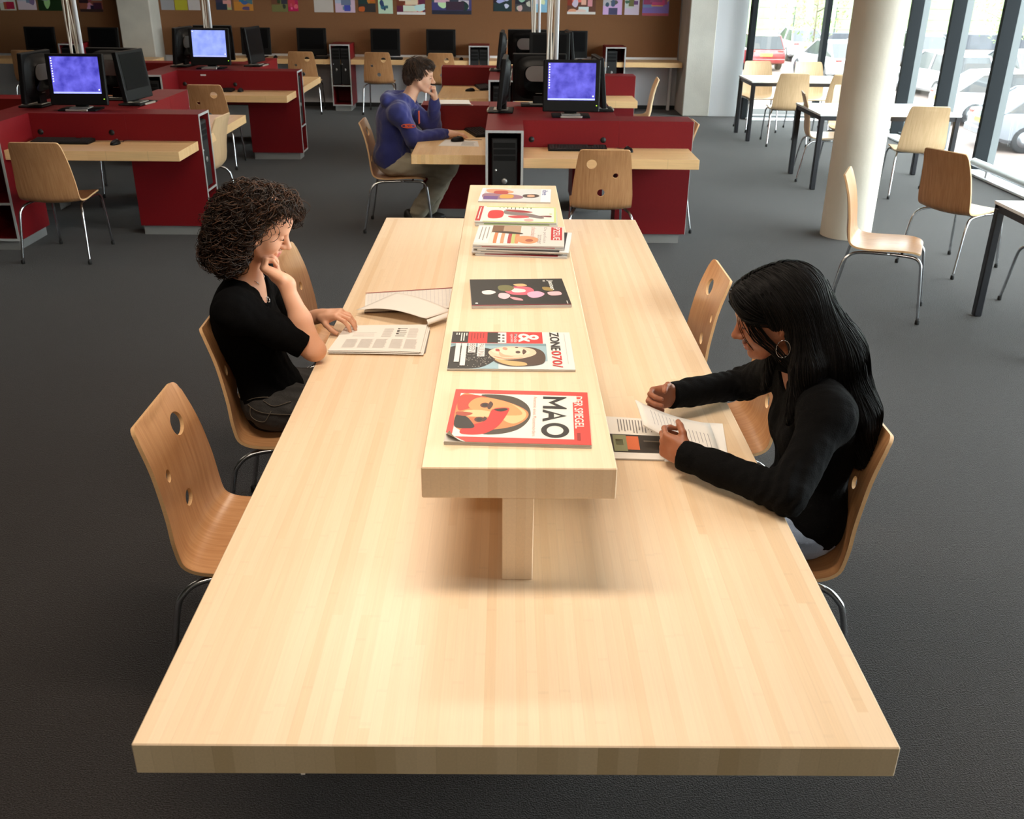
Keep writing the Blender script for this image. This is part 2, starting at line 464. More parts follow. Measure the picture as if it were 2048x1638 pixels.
mat('car_red', (104, 16, 22), 0.25, coat=0.6); mat('car_white', (150, 152, 154), 0.25, coat=0.6); mat('car_silver', (104, 108, 114), 0.3, metal=0.4, coat=0.5)
mat('car_grey', (60, 66, 76), 0.3, coat=0.5); mat('car_glass', (16, 20, 24), 0.3); mat('tyre', (26, 26, 28), 0.8); mat('rim', (110, 112, 116), 0.3, metal=0.8)
mat('tail_red', (200, 30, 20), 0.3); mat('head_lamp', (230, 232, 235), 0.1); mat('plate_yellow', (232, 190, 60), 0.5)

def make_car(paint, wagon):
    L = 4.25
    root = thing('car', '', 'car')
    # body: stations (y, z_low, z_belt, w_low, w_belt)
    st = [(-2.12, .42, .72, .70, .72), (-2.06, .30, .86, .80, .80), (-1.7, .22, .90, .84, .83), (-.4, .20, .90, .86, .84), (.75, .20, .88, .86, .84), (1.5, .22, .80, .84, .80), (2.0, .30, .70, .78, .74), (2.12, .40, .58, .64, .64)]
    b = MB(); vs = []
    for (y, zl, zb, wl, wb) in st:
        zm = (zl + zb) / 2
        vs += [(-wl * .9, y, zl), (-wl, y, zl + .08), (-wl * 1.01, y, zm), (-wb, y, zb - .05), (-wb * .93, y, zb), (wb * .93, y, zb), (wb, y, zb - .05), (wl * 1.01, y, zm), (wl, y, zl + .08), (wl * .9, y, zl)]
    fs = []
    for i in range(len(st) - 1):
        for j in range(10):
            fs.append((i * 10 + j, i * 10 + (j + 1) % 10, (i + 1) * 10 + (j + 1) % 10, (i + 1) * 10 + j))
    fs += [tuple(range(10))[::-1], tuple(range(len(st) * 10 - 10, len(st) * 10))]
    b.add([(x, -y, z) for x, y, z in vs], [tuple(reversed(f)) for f in fs])
    o = b.build('body', paint, root); smooth_by_angle(o, 35)
    # greenhouse (front is -y)
    g = MB()
    if wagon: gs = [(2.00, .88, .76), (1.72, 1.38, .62), (-.15, 1.45, .62), (-.95, .90, .76)]
    else: gs = [(1.85, .88, .76), (1.15, 1.36, .60), (-.05, 1.43, .62), (-.95, .90, .76)]
    vs = []
    for (y, z, w) in gs: vs += [(-w, y, z), (w, y, z)]
    g.add(vs, [(0, 1, 3, 2), (2, 3, 5, 4), (4, 5, 7, 6), (0, 2, 4, 6), (1, 7, 5, 3)], [0, 1, 0, 0, 0])
    g.build('cabin', ['car_glass', paint], root)
    for s in (-1, 1):
        p = MB()
        for (y, z, w), (y2, z2, w2) in zip(gs[:-1], gs[1:]):
            p.tube([(s * w, y, z), (s * w2, y2, z2)], .035, 6)
        yb = .55; p.tube([(s * .775, yb, .88), (s * .63, yb, 1.42)], .04, 6)
        p.build('pillar', paint, root)
    for s in (-1, 1):
        for y in (-1.3, 1.28):
            w = MB().lathe([(.0, -.10), (.29, -.10), (.32, -.07), (.32, .07), (.29, .10), (.0, .10)], 20, (s * .76, y, .32), axis='x').build('wheel', 'tyre', root, True)
            MB().lathe([(.0, -.115), (.19, -.112), (.20, -.09), (.20, .09), (.19, .112), (0, .115)], 16, (s * .76, y, .32), axis='x').build('rim', 'rim', w, True)
        MB().cbox(s * .60 - .13, s * .60 + .13, 2.03, 2.10, .62, .84, .02).build('tail_lamp', 'tail_red', root)
        MB().cbox(s * .52 - .16, s * .52 + .16, -2.12, -2.0, .52, .66, .02).build('head_lamp', 'head_lamp', root)
        MB().cbox(s * .92 - .07, s * .92 + .07, -.75, -.62, .88, 1.0, .03).build('mirror', paint, root)
    MB().cbox(-.26, .26, 2.09, 2.125, .60, .72, .006).build('number_plate', 'plate_yellow', root)
    MB().cbox(-.80, .80, 2.02, 2.15, .32, .50, .03).build('bumper', paint, root)
    return root
CARS = {}
for (x, y, rz, paint, wag, lab) in [
    (10.9, 45.0, 3.14, 'car_red', True, 'dark red estate car parked outside, seen from behind'),
    (8.6, 45.6, 3.14, 'car_silver', True, 'silver estate half hidden by the white wall, left of the red car'),
    (14.0, 49.5, 3.14, 'car_white', False, 'white car parked beyond the red estate car'),
    (12.9, 40.6, 3.26, 'car_white', False, 'white car parked nearer than the red car, left of the column'),
    (18.9, 50.0, 3.14, 'car_silver', True, 'silver estate parked farthest off, just right of the column'),
    (15.0, 35.0, 3.29, 'car_white', True, 'big white car between the first two mullions right of the column'),
    (18.3, 45.5, 3.14, 'car_grey', False, 'grey car parked behind the first mullion right of the column'),
    (18.2, 36.6, 3.24, 'car_silver', False, 'silver car seen between the second and third mullion, farther row'),
    (14.3, 28.2, 1.45, 'car_white', False, 'white car nearest the glass between the second and third mullion'),
    (13.6, 24.0, 1.5, 'car_silver', False, 'silver car close to the glass at the right edge'),
    (20.9, 35.2, 3.24, 'car_white', False, 'white car in the farther row at the right edge')]:
    if (paint, wag) not in CARS:
        c = make_car(paint, wag); CARS[(paint, wag)] = c
    else:
        c = copy_tree(CARS[(paint, wag)])
    c.location = (x, y, G); c.rotation_euler = (0, 0, rz); tag(c, lab, 'car', 'cars in the car park')
# ================================================================ reading table
TZ = .74
rt = thing('reading_table', 'long pale bamboo reading table with raised magazine shelf along its middle', 'table', (0, 1.3227, 0))
def end_grain(o):
    for p in o.data.polygons:
        if abs(p.normal.y) > .9: p.material_index = 1
end_grain(MB().cbox(-.70, .70, 0, 4.0145, TZ - .0707, TZ, .0025).build('tabletop', ['bamboo', 'bamboo_end'], rt))
SH0, SH1, SHZ = .5183, 3.4962, 1.0335
MB().cbox(-.2088, .2203, SH0, SH1, SHZ - .0766, SHZ, .0025).build('magazine_shelf', 'bamboo', rt)
MB().cbox(-.031, .040, SH0 + .002, SH1 - .002, TZ, SHZ - .0766, .002).build('shelf_support', 'bamboo', rt)
for yy in (.75, 3.0):
    MB().cbox(-.22, .22, yy, yy + .30, 0, TZ - .0707, .004).build('pedestal', 'bamboo', rt)
sc = MB().cbox(-.004, .004, -.004, .004, 0, .004, .001).build('screw', 'paper', rt)
sc.location = (-.395, .006, TZ - .0747)

# ================================================================ chairs
def chair_profile():
    pts = [(.205, .424), (.17, .438), (.09, .441), (-.03, .434), (-.13, .428), (-.195, .434), (-.236, .464), (-.253, .53), (-.262, .62), (-.283, .74), (-.310, .83), (-.326, .872)]
    P = np.array(bez(pts, 10)); seg = np.linalg.norm(np.diff(P, axis=0), axis=1); S = np.concatenate([[0], np.cumsum(seg)])
    return P, S
PP, PS = chair_profile()
PL = PS[-1]
def prof(s):
    y = np.interp(s, PS, PP[:, 0]); z = np.interp(s, PS, PP[:, 1]); return y, z
def halfw(s):
    return float(np.interp(s / PL, [0, .12, .35, .5, .62, .8, 1], [.200, .213, .220, .218, .218, .202, .179]))
def chair_shell(holes):
    out = []
    n = 46; r = .04
    ss = np.linspace(0, PL, n)
    right = [(halfw(s), s) for s in ss]; left = [(-halfw(s), s) for s in ss]
    def corner(c, a0, a1, rr):
        return [(c[0] + rr * math.cos(a0 + (a1 - a0) * k / 5), c[1] + rr * math.sin(a0 + (a1 - a0) * k / 5)) for k in range(6)]
    rt_, rf = .028, .05
    out += corner((halfw(0) - rf, rf), -PI / 2, 0, rf)
    out += [p for p in right if rf + .005 < p[1] < PL - rt_ - .005]
    out += corner((halfw(PL) - rt_, PL - rt_), 0, PI / 2, rt_)
    out += corner((-halfw(PL) + rt_, PL - rt_), PI / 2, PI, rt_)
    out += [p for p in reversed(left) if rf + .005 < p[1] < PL - rt_ - .005]
    out += corner((-halfw(0) + rf, rf), PI, 1.5 * PI, rf)
    verts = [Vector(p) for p in out]; edges = [(i, (i + 1) % len(out)) for i in range(len(out))]
    for (hx, hs, hr) in holes:
        o = len(verts); k = 20
        verts += [Vector((hx + hr * math.cos(2 * PI * i / k), hs + hr * math.sin(2 * PI * i / k))) for i in range(k)]
        edges += [(o + i, o + (i + 1) % k) for i in range(k)]
    def inside(p):
        x, s = p
        if abs(x) > halfw(max(0, min(PL, s))) - .012 or s < .012 or s > PL - .012: return False
        return all((x - a) ** 2 + (s - b) ** 2 > (c + .006) ** 2 for a, b, c in holes)
    for s in np.arange(.015, PL, .019):
        for x in np.linspace(-.2, .2, 13):
            if inside((x, s)): verts.append(Vector((x, s)))
    vo, _, fo = delaunay_2d_cdt(verts, edges, [], 0, 1e-5)[:3]
    poly = out
    def pin(x, y):
        c = False; j = len(poly) - 1
        for i in range(len(poly)):
            xi, yi = poly[i]; xj, yj = poly[j]
            if (yi > y) != (yj > y) and x < (xj - xi) * (y - yi) / (yj - yi) + xi: c = not c
            j = i
        return c
    tri = []
    for f in fo:
        cx = sum(vo[i].x for i in f) / 3; cy = sum(vo[i].y for i in f) / 3
        if pin(cx, cy) and all((cx - a) ** 2 + (cy - b) ** 2 > (c * .97) ** 2 for a, b, c in holes): tri.append(tuple(f))
    top = []; bot = []; T = .0115
    for v in vo:
        s = min(max(v.y, 0), PL); y, z = prof(s); y2, z2 = prof(min(s + .004, PL)); y1, z1 = prof(max(s - .004, 0))
        t = np.array([y2 - y1, z2 - z1]); t /= np.linalg.norm(t)
        nrm = np.array([t[1], -t[0]]) if True else t      # towards sitter side
        if s < PL * .5 and nrm[1] < 0: nrm = -nrm
        if s >= PL * .5 and nrm[0] < 0: nrm = -nrm
        k = (v.x / .2) ** 2
        g_ = min(1, max(0, (s / PL - .30) / .28)); lift = k * (.010 + .012 * g_ * g_ * (3 - 2 * g_))
        p = np.array([y, z]) + nrm * lift
        top.append((v.x, p[0] + nrm[0] * T / 2, p[1] + nrm[1] * T / 2)); bot.append((v.x, p[0] - nrm[0] * T / 2, p[1] - nrm[1] * T / 2))
    mb = MB(); nv = len(vo)
    a, b, c = tri[0]
    fs = []; mi = []
    from collections import Counter
    ec = Counter()
    for f in tri:
        for i in range(3): ec[(f[i], f[(i + 1) % 3])] += 1
    for f in tri:
        fs.append(f); mi.append(0); fs.append((f[2] + nv, f[1] + nv, f[0] + nv)); mi.append(0)
    for (i, j) in ec:
        if (j, i) not in ec:
            fs.append((j, i, i + nv, j + nv)); mi.append(1)
    mb.add(top + bot, fs, mi)
    return mb
HB = PL - .105; HS = PL - .19; HM = PL - .315
H1 = [(-.088, HB, .036), (.086, HS, .019), (-.012, HM, .027)]
H2 = [(.088, HB, .036), (-.086, HS, .019), (.012, HM, .027)]
SHELLS = {}
for key, hl in (('a', H1), ('b', H2), ('p', [])):
    for tone, mt in (('beech', ['beech', 'ply_edge']), ('pale', ['beech_pale', 'ply_edge_pale'])):
        if key != 'p' and tone == 'pale': continue
        me = chair_shell(hl).mesh('shell', mt)
        me.polygons.foreach_set('use_smooth', [True] * len(me.polygons))
        try: me.set_sharp_from_angle(angle=math.radians(35))
        except Exception: pass
        SHELLS[(key, tone)] = me
LEGM = {}
def leg_path(sx, rear):
    if rear: P = [(.246, -.300, .012), (.238, -.272, .16), (.229, -.242, .33), (.222, -.222, .378), (.206, -.182, .408), (.186, -.11, .416), (.170, .03, .418)]
    else: P = [(.205, .262, .012), (.200, .246, .16), (.194, .226, .33), (.191, .214, .385), (.184, .180, .412), (.176, .12, .417), (.170, .03, .418)]
    return bez([(sx * x, y, z) for x, y, z in P], 5)
for sx in (-1, 1):
    for rear in (True, False):
        LEGM[(sx, rear)] = MB().tube(leg_path(sx, rear), .0098, 10).mesh('leg', 'chrome', True)
        p = leg_path(sx, rear)[0]
        LEGM[('f', sx, rear)] = MB().lathe([(.011, 0), (.0135, .003), (.0135, .024), (.011, .03)], 12, (p[0], p[1], 0)).mesh('glide', 'rubber', True)
BARM = MB().tube([(-.172, -.075, .418), (.172, -.075, .418)], .008, 8).tube([(-.172, .10, .419), (.172, .10, .419)], .008, 8).mesh('crossbar', 'dark_steel', True)
def ch(me, name, parent):
    o = bpy.data.objects.new(name, me); COL.objects.link(o); o.parent = parent; return o
def chair(x, y, face, kind, label, group, tone='beech', z=0.0):
    """face: direction the sitter looks, degrees from +X"""
    t = thing('chair', label, 'chair', (x, y, z), math.radians(face - 90), group)
    ch(SHELLS[(kind, tone)], 'seat_shell', t)
    for sx in (-1, 1):
        for rear in (True, False):
            l = ch(LEGM[(sx, rear)], 'leg', t); ch(LEGM[('f', sx, rear)], 'glide', l)
    ch(BARM, 'crossbar', t)
    return t
GT = 'chairs at the reading table'; GD = 'chairs at the red desk islands'; GC = 'chairs at the back counter'; GW = 'chairs at the white window tables'
chair(-.725, 2.50, 0, 'a', 'empty wooden chair nearest the camera on the left of the reading table', GT)
chair(-.775, 3.30, 2, 'a', 'wooden chair under the curly-haired person in the black top', GT)
chair(-.70, 4.13, 0, 'b', 'wooden chair behind the curly-haired person, mostly hidden by the face and arm', GT)
chair(.715, 2.49, 180, 'b', 'wooden chair under the person with long straight black hair', GT)
chair(.70, 3.26, 180, 'a', 'wooden chair hidden behind the person with long black hair', GT)
chair(.575, 3.90, 180, 'b', 'empty wooden chair with round holes, farthest on the right of the reading table', GT)
chair(.66, 7.115, 90, 'a', 'wooden chair with three round holes seen from behind at the middle desk', GD)
chair(-.90, 8.10, 0, 'a', 'wooden chair under the person in the blue hoodie', GD)
chair(1.225, 8.20, 180, 'p', 'chair on the far right side of the nearer right desk island', GD)
chair(-3.34, 7.18, 90, 'p', 'plain wooden chair seen from behind at the nearest left desk', GD)
chair(-2.71, 8.32, 176, 'p', 'pale plain chair at the side desk of the nearest left island, seen from the side', GD, 'pale')
chair(-3.19, 10.80, 90, 'b', 'brown chair with a round hole at the farther left desk island', GD)
chair(-3.70, 9.40, -75, 'a', 'chair half hidden behind the screens of the nearest left island', GD)
chair(1.40, 11.62, 176, 'p', 'pale chair seen edge-on right of the farther right desk island', GD, 'pale')
chair(-.86, 11.55, 0, 'p', 'chair seen edge-on behind the head of the hoodie wearer', GD)
chair(-3.03, 15.10, 90, 'b', 'holed chair at the back counter, left of the red twin-tower cabinet', GC)
chair(-1.92, 15.10, 90, 'b', 'holed chair at the back counter, right of the red twin-tower cabinet', GC)
chair(-1.00, 15.10, 90, 'b', 'chair at the back counter directly behind the hoodie wearer', GC)
chair(-6.92, 14.85, 90, 'p', 'chair at the back counter in the far left corner', GC)
chair(2.415, 6.00, -24, 'p', 'empty plain chair in side view right of the dark-haired person', GW)
chair(3.345, 7.05, 30, 'p', 'brown plain chair seen from behind right of the round column', GW)
chair(3.58, 5.92, -90, 'p', 'chair cut by the right edge beside the nearest white table', GW, 'pale')
chair(3.98, 9.62, 84, 'p', 'pale chair at the near side of the middle white table, right of the column', GW, 'pale')
chair(3.78, 10.80, -88, 'p', 'pale chair across the middle white table, right of the column', GW, 'pale')
chair(3.36, 10.35, -10, 'p', 'pale chair at the left end of the middle white table, partly behind the column', GW, 'pale')
chair(3.50, 12.62, 88, 'p', 'pale chair at the near side of the farthest white table, left one', GW, 'pale')
chair(4.12, 12.52, 88, 'p', 'pale chair at the near side of the farthest white table, next to the column', GW, 'pale')
chair(3.44, 13.72, -90, 'p', 'pale chair on the window side of the farthest white table, left one', GW, 'pale')
chair(4.13, 13.66, -90, 'p', 'pale chair on the window side of the farthest white table, right one', GW, 'pale')

# ================================================================ white tables with black frames
def white_table(x0, x1, y0, y1, label):
    t = thing('window_table', label, 'table', ((x0 + x1) / 2, (y0 + y1) / 2, 0), 0, 'white tables by the windows')
    a, b = (x1 - x0) / 2, (y1 - y0) / 2
    MB().cbox(-a, a, -b, b, .722, .742, .003).build('tabletop', 'white_top', t)
    MB().box(-a + .01, a - .01, -b + .01, -b + .05, .68, .722).box(-a + .01, a - .01, b - .05, b - .01, .68, .722).box(-a + .01, -a + .05, -b, b, .68, .722).box(a - .05, a - .01, -b, b, .68, .722).build('frame', 'black_steel', t)
    for sx in (-1, 1):
        for sy in (-1, 1):
            MB().cbox(sx * (a - .03) - .025, sx * (a - .03) + .025, sy * (b - .03) - .025, sy * (b - .03) + .025, 0, .70, .006).build('leg', 'black_steel', t)
white_table(3.07, 4.48, 12.72, 13.48, 'farthest white-topped table with black legs beside the back window')
white_table(3.05, 4.45, 9.74, 10.62, 'middle white-topped table with black legs, half behind the round column')
white_table(3.00, 4.40, 5.02, 5.92, 'nearest white-topped table with black legs cut by the right edge')

# ================================================================ red desk islands
ZD, ZT, AW = .756, .958, .275
IX0, IX1, IY0, IY1 = -.18, .84, 7.60, 8.70
def cabinet(parent, M):
    """arm cabinet in local frame: runs along +x from 0 to length, width AW in y (0..AW); opening at +x end"""
    L = M[0]; T = M[1]
    def tb(mb, x0, x1, y0, y1, z0, z1, mi=0):
        vs = [T @ Vector(p) for p in [(x0, y0, z0), (x1, y0, z0), (x1, y1, z0), (x0, y1, z0), (x0, y0, z1), (x1, y0, z1), (x1, y1, z1), (x0, y1, z1)]]
        mb.add(vs, [(0, 3, 2, 1), (4, 5, 6, 7), (0, 1, 5, 4), (1, 2, 6, 5), (2, 3, 7, 6), (3, 0, 4, 7)], mi)
    b = MB(); t = .018
    tb(b, 0, L - .004, 0, t, .08, ZT); tb(b, 0, L - .004, AW - t, AW, .08, ZT)
    tb(b, 0, L - .004, t, AW - t, ZT - t, ZT); tb(b, 0, L - .004, t, AW - t, .08, .08 + t); tb(b, 0, .02, t, AW - t, .08 + t, ZT - t)
    tb(b, .02, L - .004, t, AW - t, .355, .355 + t)
    b.build('cabinet', 'red_laminate', parent)
    e = MB()
    tb(e, L - .004, L, 0, t, .08, ZT); tb(e, L - .004, L, AW - t, AW, .08, ZT); tb(e, L - .004, L, t, AW - t, ZT - t, ZT); tb(e, L - .004, L, t, AW - t, .08, .08 + t); tb(e, L - .004, L, t, AW - t, .355, .355 + t)
    e.build('edge_band', 'grey_edge', parent)
    p = MB(); tb(p, .01, L - .045, .03, AW - .03, 0, .08); p.build('plinth', 'plinth_grey', parent)
def rotm(deg, x, y):
    return Matrix.Translation((x, y, 0)) @ Matrix.Rotation(math.radians(deg), 4, 'Z')
def island(dx, dy, label):
    t = thing('desk_island', label, 'desk', (dx, dy, 0), 0, 'red desk islands')
    MB().cbox(IX0, IX1, IY0, IY1, .60, ZT, .002).build('platform', 'red_laminate', t)
    cabinet(t, (.575, rotm(0, IX1, IY0)))                    # arm to the right
    cabinet(t, (.52, rotm(-90, IX0, IY0)))                   # arm towards the reading table
    cabinet(t, (.52, rotm(90, IX1, IY1)))                    # far arm
    cabinet(t, (.575, rotm(180, IX0, IY1)))                  # arm to the left
    for (x0, x1, y0, y1, m) in ((IX0 + AW, 1.385, 7.115, 7.60, 'bamboo_desk_y'), (-.735, IX0, 7.23, IY1 - AW, 'bamboo_desk'), (-.73, IX1 - AW, IY1, 9.19, 'bamboo_desk_y'), (IX1, 1.395, IY0 + AW, 9.07, 'bamboo_desk')):
        MB().cbox(x0, x1, y0, y1, ZD - .07, ZD, .002).build('desktop', m, t)
    for (x, y, a) in ((IX0 + AW + .07, IY0 - .001, 0), (.72, IY0 - .001, 0), (IX0 - .001, 7.95, 1)):
        g = MB().lathe([(.022, 0), (.022, .004), (.014, .005)], 14, (0, 0, 0), axis='y' if a == 0 else 'x').build('cable_grommet', 'black_matt', t, True)
        g.location = (x, y - .002, .815) if a == 0 else (x - .004, y, .815)
    return t
OFF = {'R': (0, 0), 'L': (-3.84, .13), 'LB': (-3.75, 3.52), 'RB': (-.04, 3.36)}
island(*OFF['R'], 'red pinwheel desk island just beyond the reading table, with the hoodie wearer')
island(*OFF['L'], 'red pinwheel desk island at the left edge of the picture, nearest one there')
island(*OFF['LB'], 'red pinwheel desk island farther back on the left')
island(*OFF['RB'], 'red pinwheel desk island farther back on the right, in front of the counter')

# ---------------------------------------------------------------- white cable poles
def cable_pole(x, y, z0, label, seed, n=6):
    rnd = random.Random(seed)
    t = thing('cable_pole', label, 'cable pole', (x, y, z0), 0, 'white cable poles')
    MB().tube([(.035, 0, 0), (.035, 0, ZC - z0)], .016, 10).build('pole', 'white_paint', t, True)
    for i in range(n):
        ph = rnd.random() * 6.28; am = rnd.uniform(.02, .05); pts = []
        for k in range(22):
            u = k / 21; z = u * (ZC - z0); sp = am * (0.35 + .65 * abs(math.sin(u * 5 + ph)))
            pts.append((sp * math.cos(ph + u * 3.1) - .02, sp * math.sin(ph + u * 3.1), z))
        MB().tube(pts, .0065, 6).build('cable', 'cable_white', t, True)
for k, lab in (('R', 'white cable pole rising from the nearer right desk island'), ('L', 'white cable pole rising from the nearest left desk island'), ('LB', 'white cable pole rising from the farther left desk island'), ('RB', 'white cable pole rising from the farther right desk island')):
    cable_pole(OFF[k][0] + .33, OFF[k][1] + 8.15, ZT, lab, hash(k) % 97 if False else {'R': 4, 'L': 11, 'LB': 23, 'RB': 31}[k])
# ================================================================ computers
def screen_mat(name, c1, c2, strength):
    m = bpy.data.materials.new(name); m.use_nodes = True
    nt = m.node_tree; N = nt.nodes; L = nt.links; b = N['Principled BSDF']
    b.inputs['Base Color'].default_value = (.01, .01, .02, 1); b.inputs['Roughness'].default_value = .25
    tc = N.new('ShaderNodeTexCoord'); nz = N.new('ShaderNodeTexNoise'); nz.inputs['Scale'].default_value = 11; nz.inputs['Detail'].default_value = 6
    L.new(tc.outputs['Object'], nz.inputs['Vector'])
    rp = N.new('ShaderNodeValToRGB'); rp.color_ramp.elements[0].position = .3; rp.color_ramp.elements[1].position = .72
    rp.color_ramp.elements[0].color = (*s2l(c1), 1); rp.color_ramp.elements[1].color = (*s2l(c2), 1)
    L.new(nz.outputs[0], rp.inputs[0]); L.new(rp.outputs[0], b.inputs['Emission Color']); b.inputs['Emission Strength'].default_value = strength
    MATS[name] = m
screen_mat('screen_blue', (48, 44, 152), (112, 108, 226), 1.0)
screen_mat('screen_pale', (120, 138, 226), (156, 172, 244), 1.0)
mat('screen_bar', (150, 160, 240), .4, emit=(160, 168, 248), estr=1.0)
mat('screen_icon', (240, 240, 250), .4, emit=(236, 238, 250), estr=1.1)
mat('led_green', (150, 220, 40), .4, emit=(170, 230, 60), estr=2.0)
mat('stand_metal', (190, 186, 178), .35, metal=.6)
mat('key_black', (26, 25, 25), .5)

def monitor(mode):
    """faces -y, stands on z = 0; x right"""
    t = thing('monitor', '', 'monitor')
    tilt = Matrix.Translation((0, 0, .035)) @ Matrix.Rotation(math.radians(-6), 4, 'X')
    b = MB(); b.cbox(-.222, .222, -.028, .012, 0, .385, .008, M=tilt, seg=2)
    o = b.build('housing', 'black_plastic', t)
    bk = MB()   # bulged back with silver oval
    rings = [(.205, .175, .012), (.185, .155, .035), (.13, .105, .052)]
    vs = []; k = 28
    for (a, c, y) in rings:
        for i in range(k):
            th = 2 * PI * i / k
            ex = lambda v: math.copysign(abs(v) ** .55, v)
            vs.append(tilt @ Vector((a * ex(math.cos(th)), y, .195 + c * ex(math.sin(th)))))
    fs = []
    for r in range(2):
        for i in range(k): fs.append((r * k + i, (r + 1) * k + i, (r + 1) * k + (i + 1) % k, r * k + (i + 1) % k))
    fs.append(tuple(range(2 * k, 3 * k)))
    bk.add(vs, fs); bk.build('back_shell', 'black_plastic', t, True)
    ov = MB(); pts = []; w, h = .115, .062
    for i in range(36):
        th = 2 * PI * i / 36; cx = (w - h) * (1 if math.cos(th) > 0 else -1)
        pts.append(tilt @ Vector((cx + h * math.cos(th), .0535, .235 + h * math.sin(th))))
    ov.prism(pts, (0, .005, 0)); ov.build('back_badge', 'silver_plastic', t)
    sm = {'blue': 'screen_blue', 'pale': 'screen_pale', 'off': 'dark_screen'}[mode]
    s = MB(); s.box(-.185, .185, -.0305, -.0275, .088, .362)
    s.v = [tilt @ Vector(p) for p in s.v]
    so = s.build('screen', sm, t)
    if mode != 'off':
        i = MB(); i.box(-.184, .184, -.0312, -.0306, .0885, .101); i.v = [tilt @ Vector(p) for p in i.v]; i.build('taskbar', 'screen_bar', so)
        ic = MB(); n = {'blue': 10, 'pale': 1}[mode]
        for q in range(n): ic.box(-.178, -.170, -.0312, -.0306, .345 - q * .019, .354 - q * .019)
        ic.box(.165, .175, -.0312, -.0306, .112, .122)
        ic.v = [tilt @ Vector(p) for p in ic.v]; ic.build('desktop_icons', 'screen_icon', so)
        l = MB().cbox(.195, .204, -.030, -.0275, .045, .050, .001); l.v = [tilt @ Vector(p) for p in l.v]; l.build('power_light', 'led_green', t)
    st = MB(); st.cbox(-.05, .05, .012, .045, .02, .26, .006); st.cbox(-.03, .03, .03, .055, .10, .17, .004, 1); st.build('stand_neck', ['black_plastic', 'stand_metal'], t)
    ba = MB(); ba.cbox(-.15, .15, -.10, .10, 0, .014, .005); ba.cbox(-.085, .085, -.112, -.098, 0.002, .018, .003, 1); ba.cbox(-.075, .075, -.06, .06, .014, .022, .003, 1)
    ba.build('stand_base', ['black_plastic', 'stand_metal'], t)
    return t
PROTO = {}
def put_monitor(mode, x, y, z, face, label, group):
    if mode not in PROTO: m = PROTO[mode] = monitor(mode)
    else: m = copy_tree(PROTO[mode])
    m.location = (x, y, z); m.rotation_euler = (0, 0, math.radians(face + 90)); tag(m, label, 'monitor', group)
GM = 'monitors on the red desk islands'; GB = 'monitors on the back counter'
def isl_mon(k, names, modes):
    ox, oy = OFF[k]
    spots = [(.475, 7.83, -90), (-.075, 8.10, 178), (.24, 8.46, 90), (.735, 8.24, 4)]
    if k == 'L': spots = [(.43, 7.80, -88), (.0, 8.02, 176), (.50, 8.46, 84), (.74, 8.20, -8)]
    if k == 'LB': spots = [(.42, 7.82, -90), (.04, 8.05, 172), (.30, 8.46, 90), (.83, 8.20, -8)]
    for (x, y, f), nm, md in zip(spots, names, modes): put_monitor(md, ox + x, oy + y, ZT, f, nm, GM)
isl_mon('R', ['monitor with violet-blue desktop and a column of icons on the nearer right island', 'monitor turned to the hoodie wearer, seen from its side', 'monitor with silver oval badge on its back, behind the violet-blue screen of the right island', 'monitor seen edge-on, right of the violet-blue screen on the right island'], ['blue', 'off', 'off', 'off'])
isl_mon('L', ['monitor with violet-blue desktop on the nearest left island', 'monitor seen from behind with silver oval badge at the left edge', 'black monitor back right behind the violet-blue screen of the left island', 'dark monitor turned to the right on the nearest left island'], ['blue', 'off', 'off', 'off'])
isl_mon('LB', ['monitor with pale blue screen on the farther left island', 'monitor with silver badge left of the pale blue screen', 'dark monitor hidden behind the pale blue screen', 'dark monitor seen from its edge right of the pale blue screen'], ['pale', 'off', 'off', 'off'])
isl_mon('RB', ['dark monitor facing us on the farther right island, behind the cable pole', 'monitor seen from its side on the farther right island', 'monitor with silver oval badge on its back on the farther right island', 'dark monitor at the right of the farther right island'], ['off', 'off', 'off', 'off'])

def make_kbd():
    t = thing('keyboard', '', 'keyboard')
    c = MB(); c.add([(-.225, -.075, 0), (.225, -.075, 0), (.225, .075, 0), (-.225, .075, 0), (-.225, -.075, .012), (.225, -.075, .012), (.225, .075, .026), (-.225, .075, .026)],
                    [(0, 3, 2, 1), (4, 5, 6, 7), (0, 1, 5, 4), (1, 2, 6, 5), (2, 3, 7, 6), (3, 0, 4, 7)])
    c.build('case', 'black_plastic', t)
    k = MB()
    for r in range(6):
        for q in range(20):
            if q in (14, 15) and r > 3: continue
            x = -.215 + q * .0215; y = -.064 + r * .0215; z = .013 + (y + .075) / .15 * .014
            k.box(x, x + .018, y, y + .018, z, z + .007)
    o = k.build('keys', 'key_black', t); o['kind'] = 'stuff'
    return t
def make_mouse():
    t = thing('mouse', '', 'mouse')
    vs = []; n = 16; m = 7
    for i in range(m + 1):
        ph = PI / 2 * i / m
        for j in range(n):
            a = 2 * PI * j / n
            vs.append((.031 * math.cos(ph) * math.cos(a), .056 * math.cos(ph) * math.sin(a), .002 + .034 * math.sin(ph) ** .8 * (1 + .12 * math.sin(a))))
    fs = [(i * n + j, i * n + (j + 1) % n, (i + 1) * n + (j + 1) % n, (i + 1) * n + j) for i in range(m) for j in range(n)] + [tuple(range(n))[::-1]]
    MB().add(vs, fs).build('body', 'black_plastic', t, True)
    MB().lathe([(.007, -.003), (.007, .003)], 10, (0, .03, .031), axis='x').build('wheel', 'silver_plastic', t)
    MB().tube(bez([(0, .055, .012), (.01, .10, .006), (-.02, .15, .004), (.015, .20, .004)], 6), .0022, 5).build('cable', 'rubber', t, True)
    return t
KB = MO = None
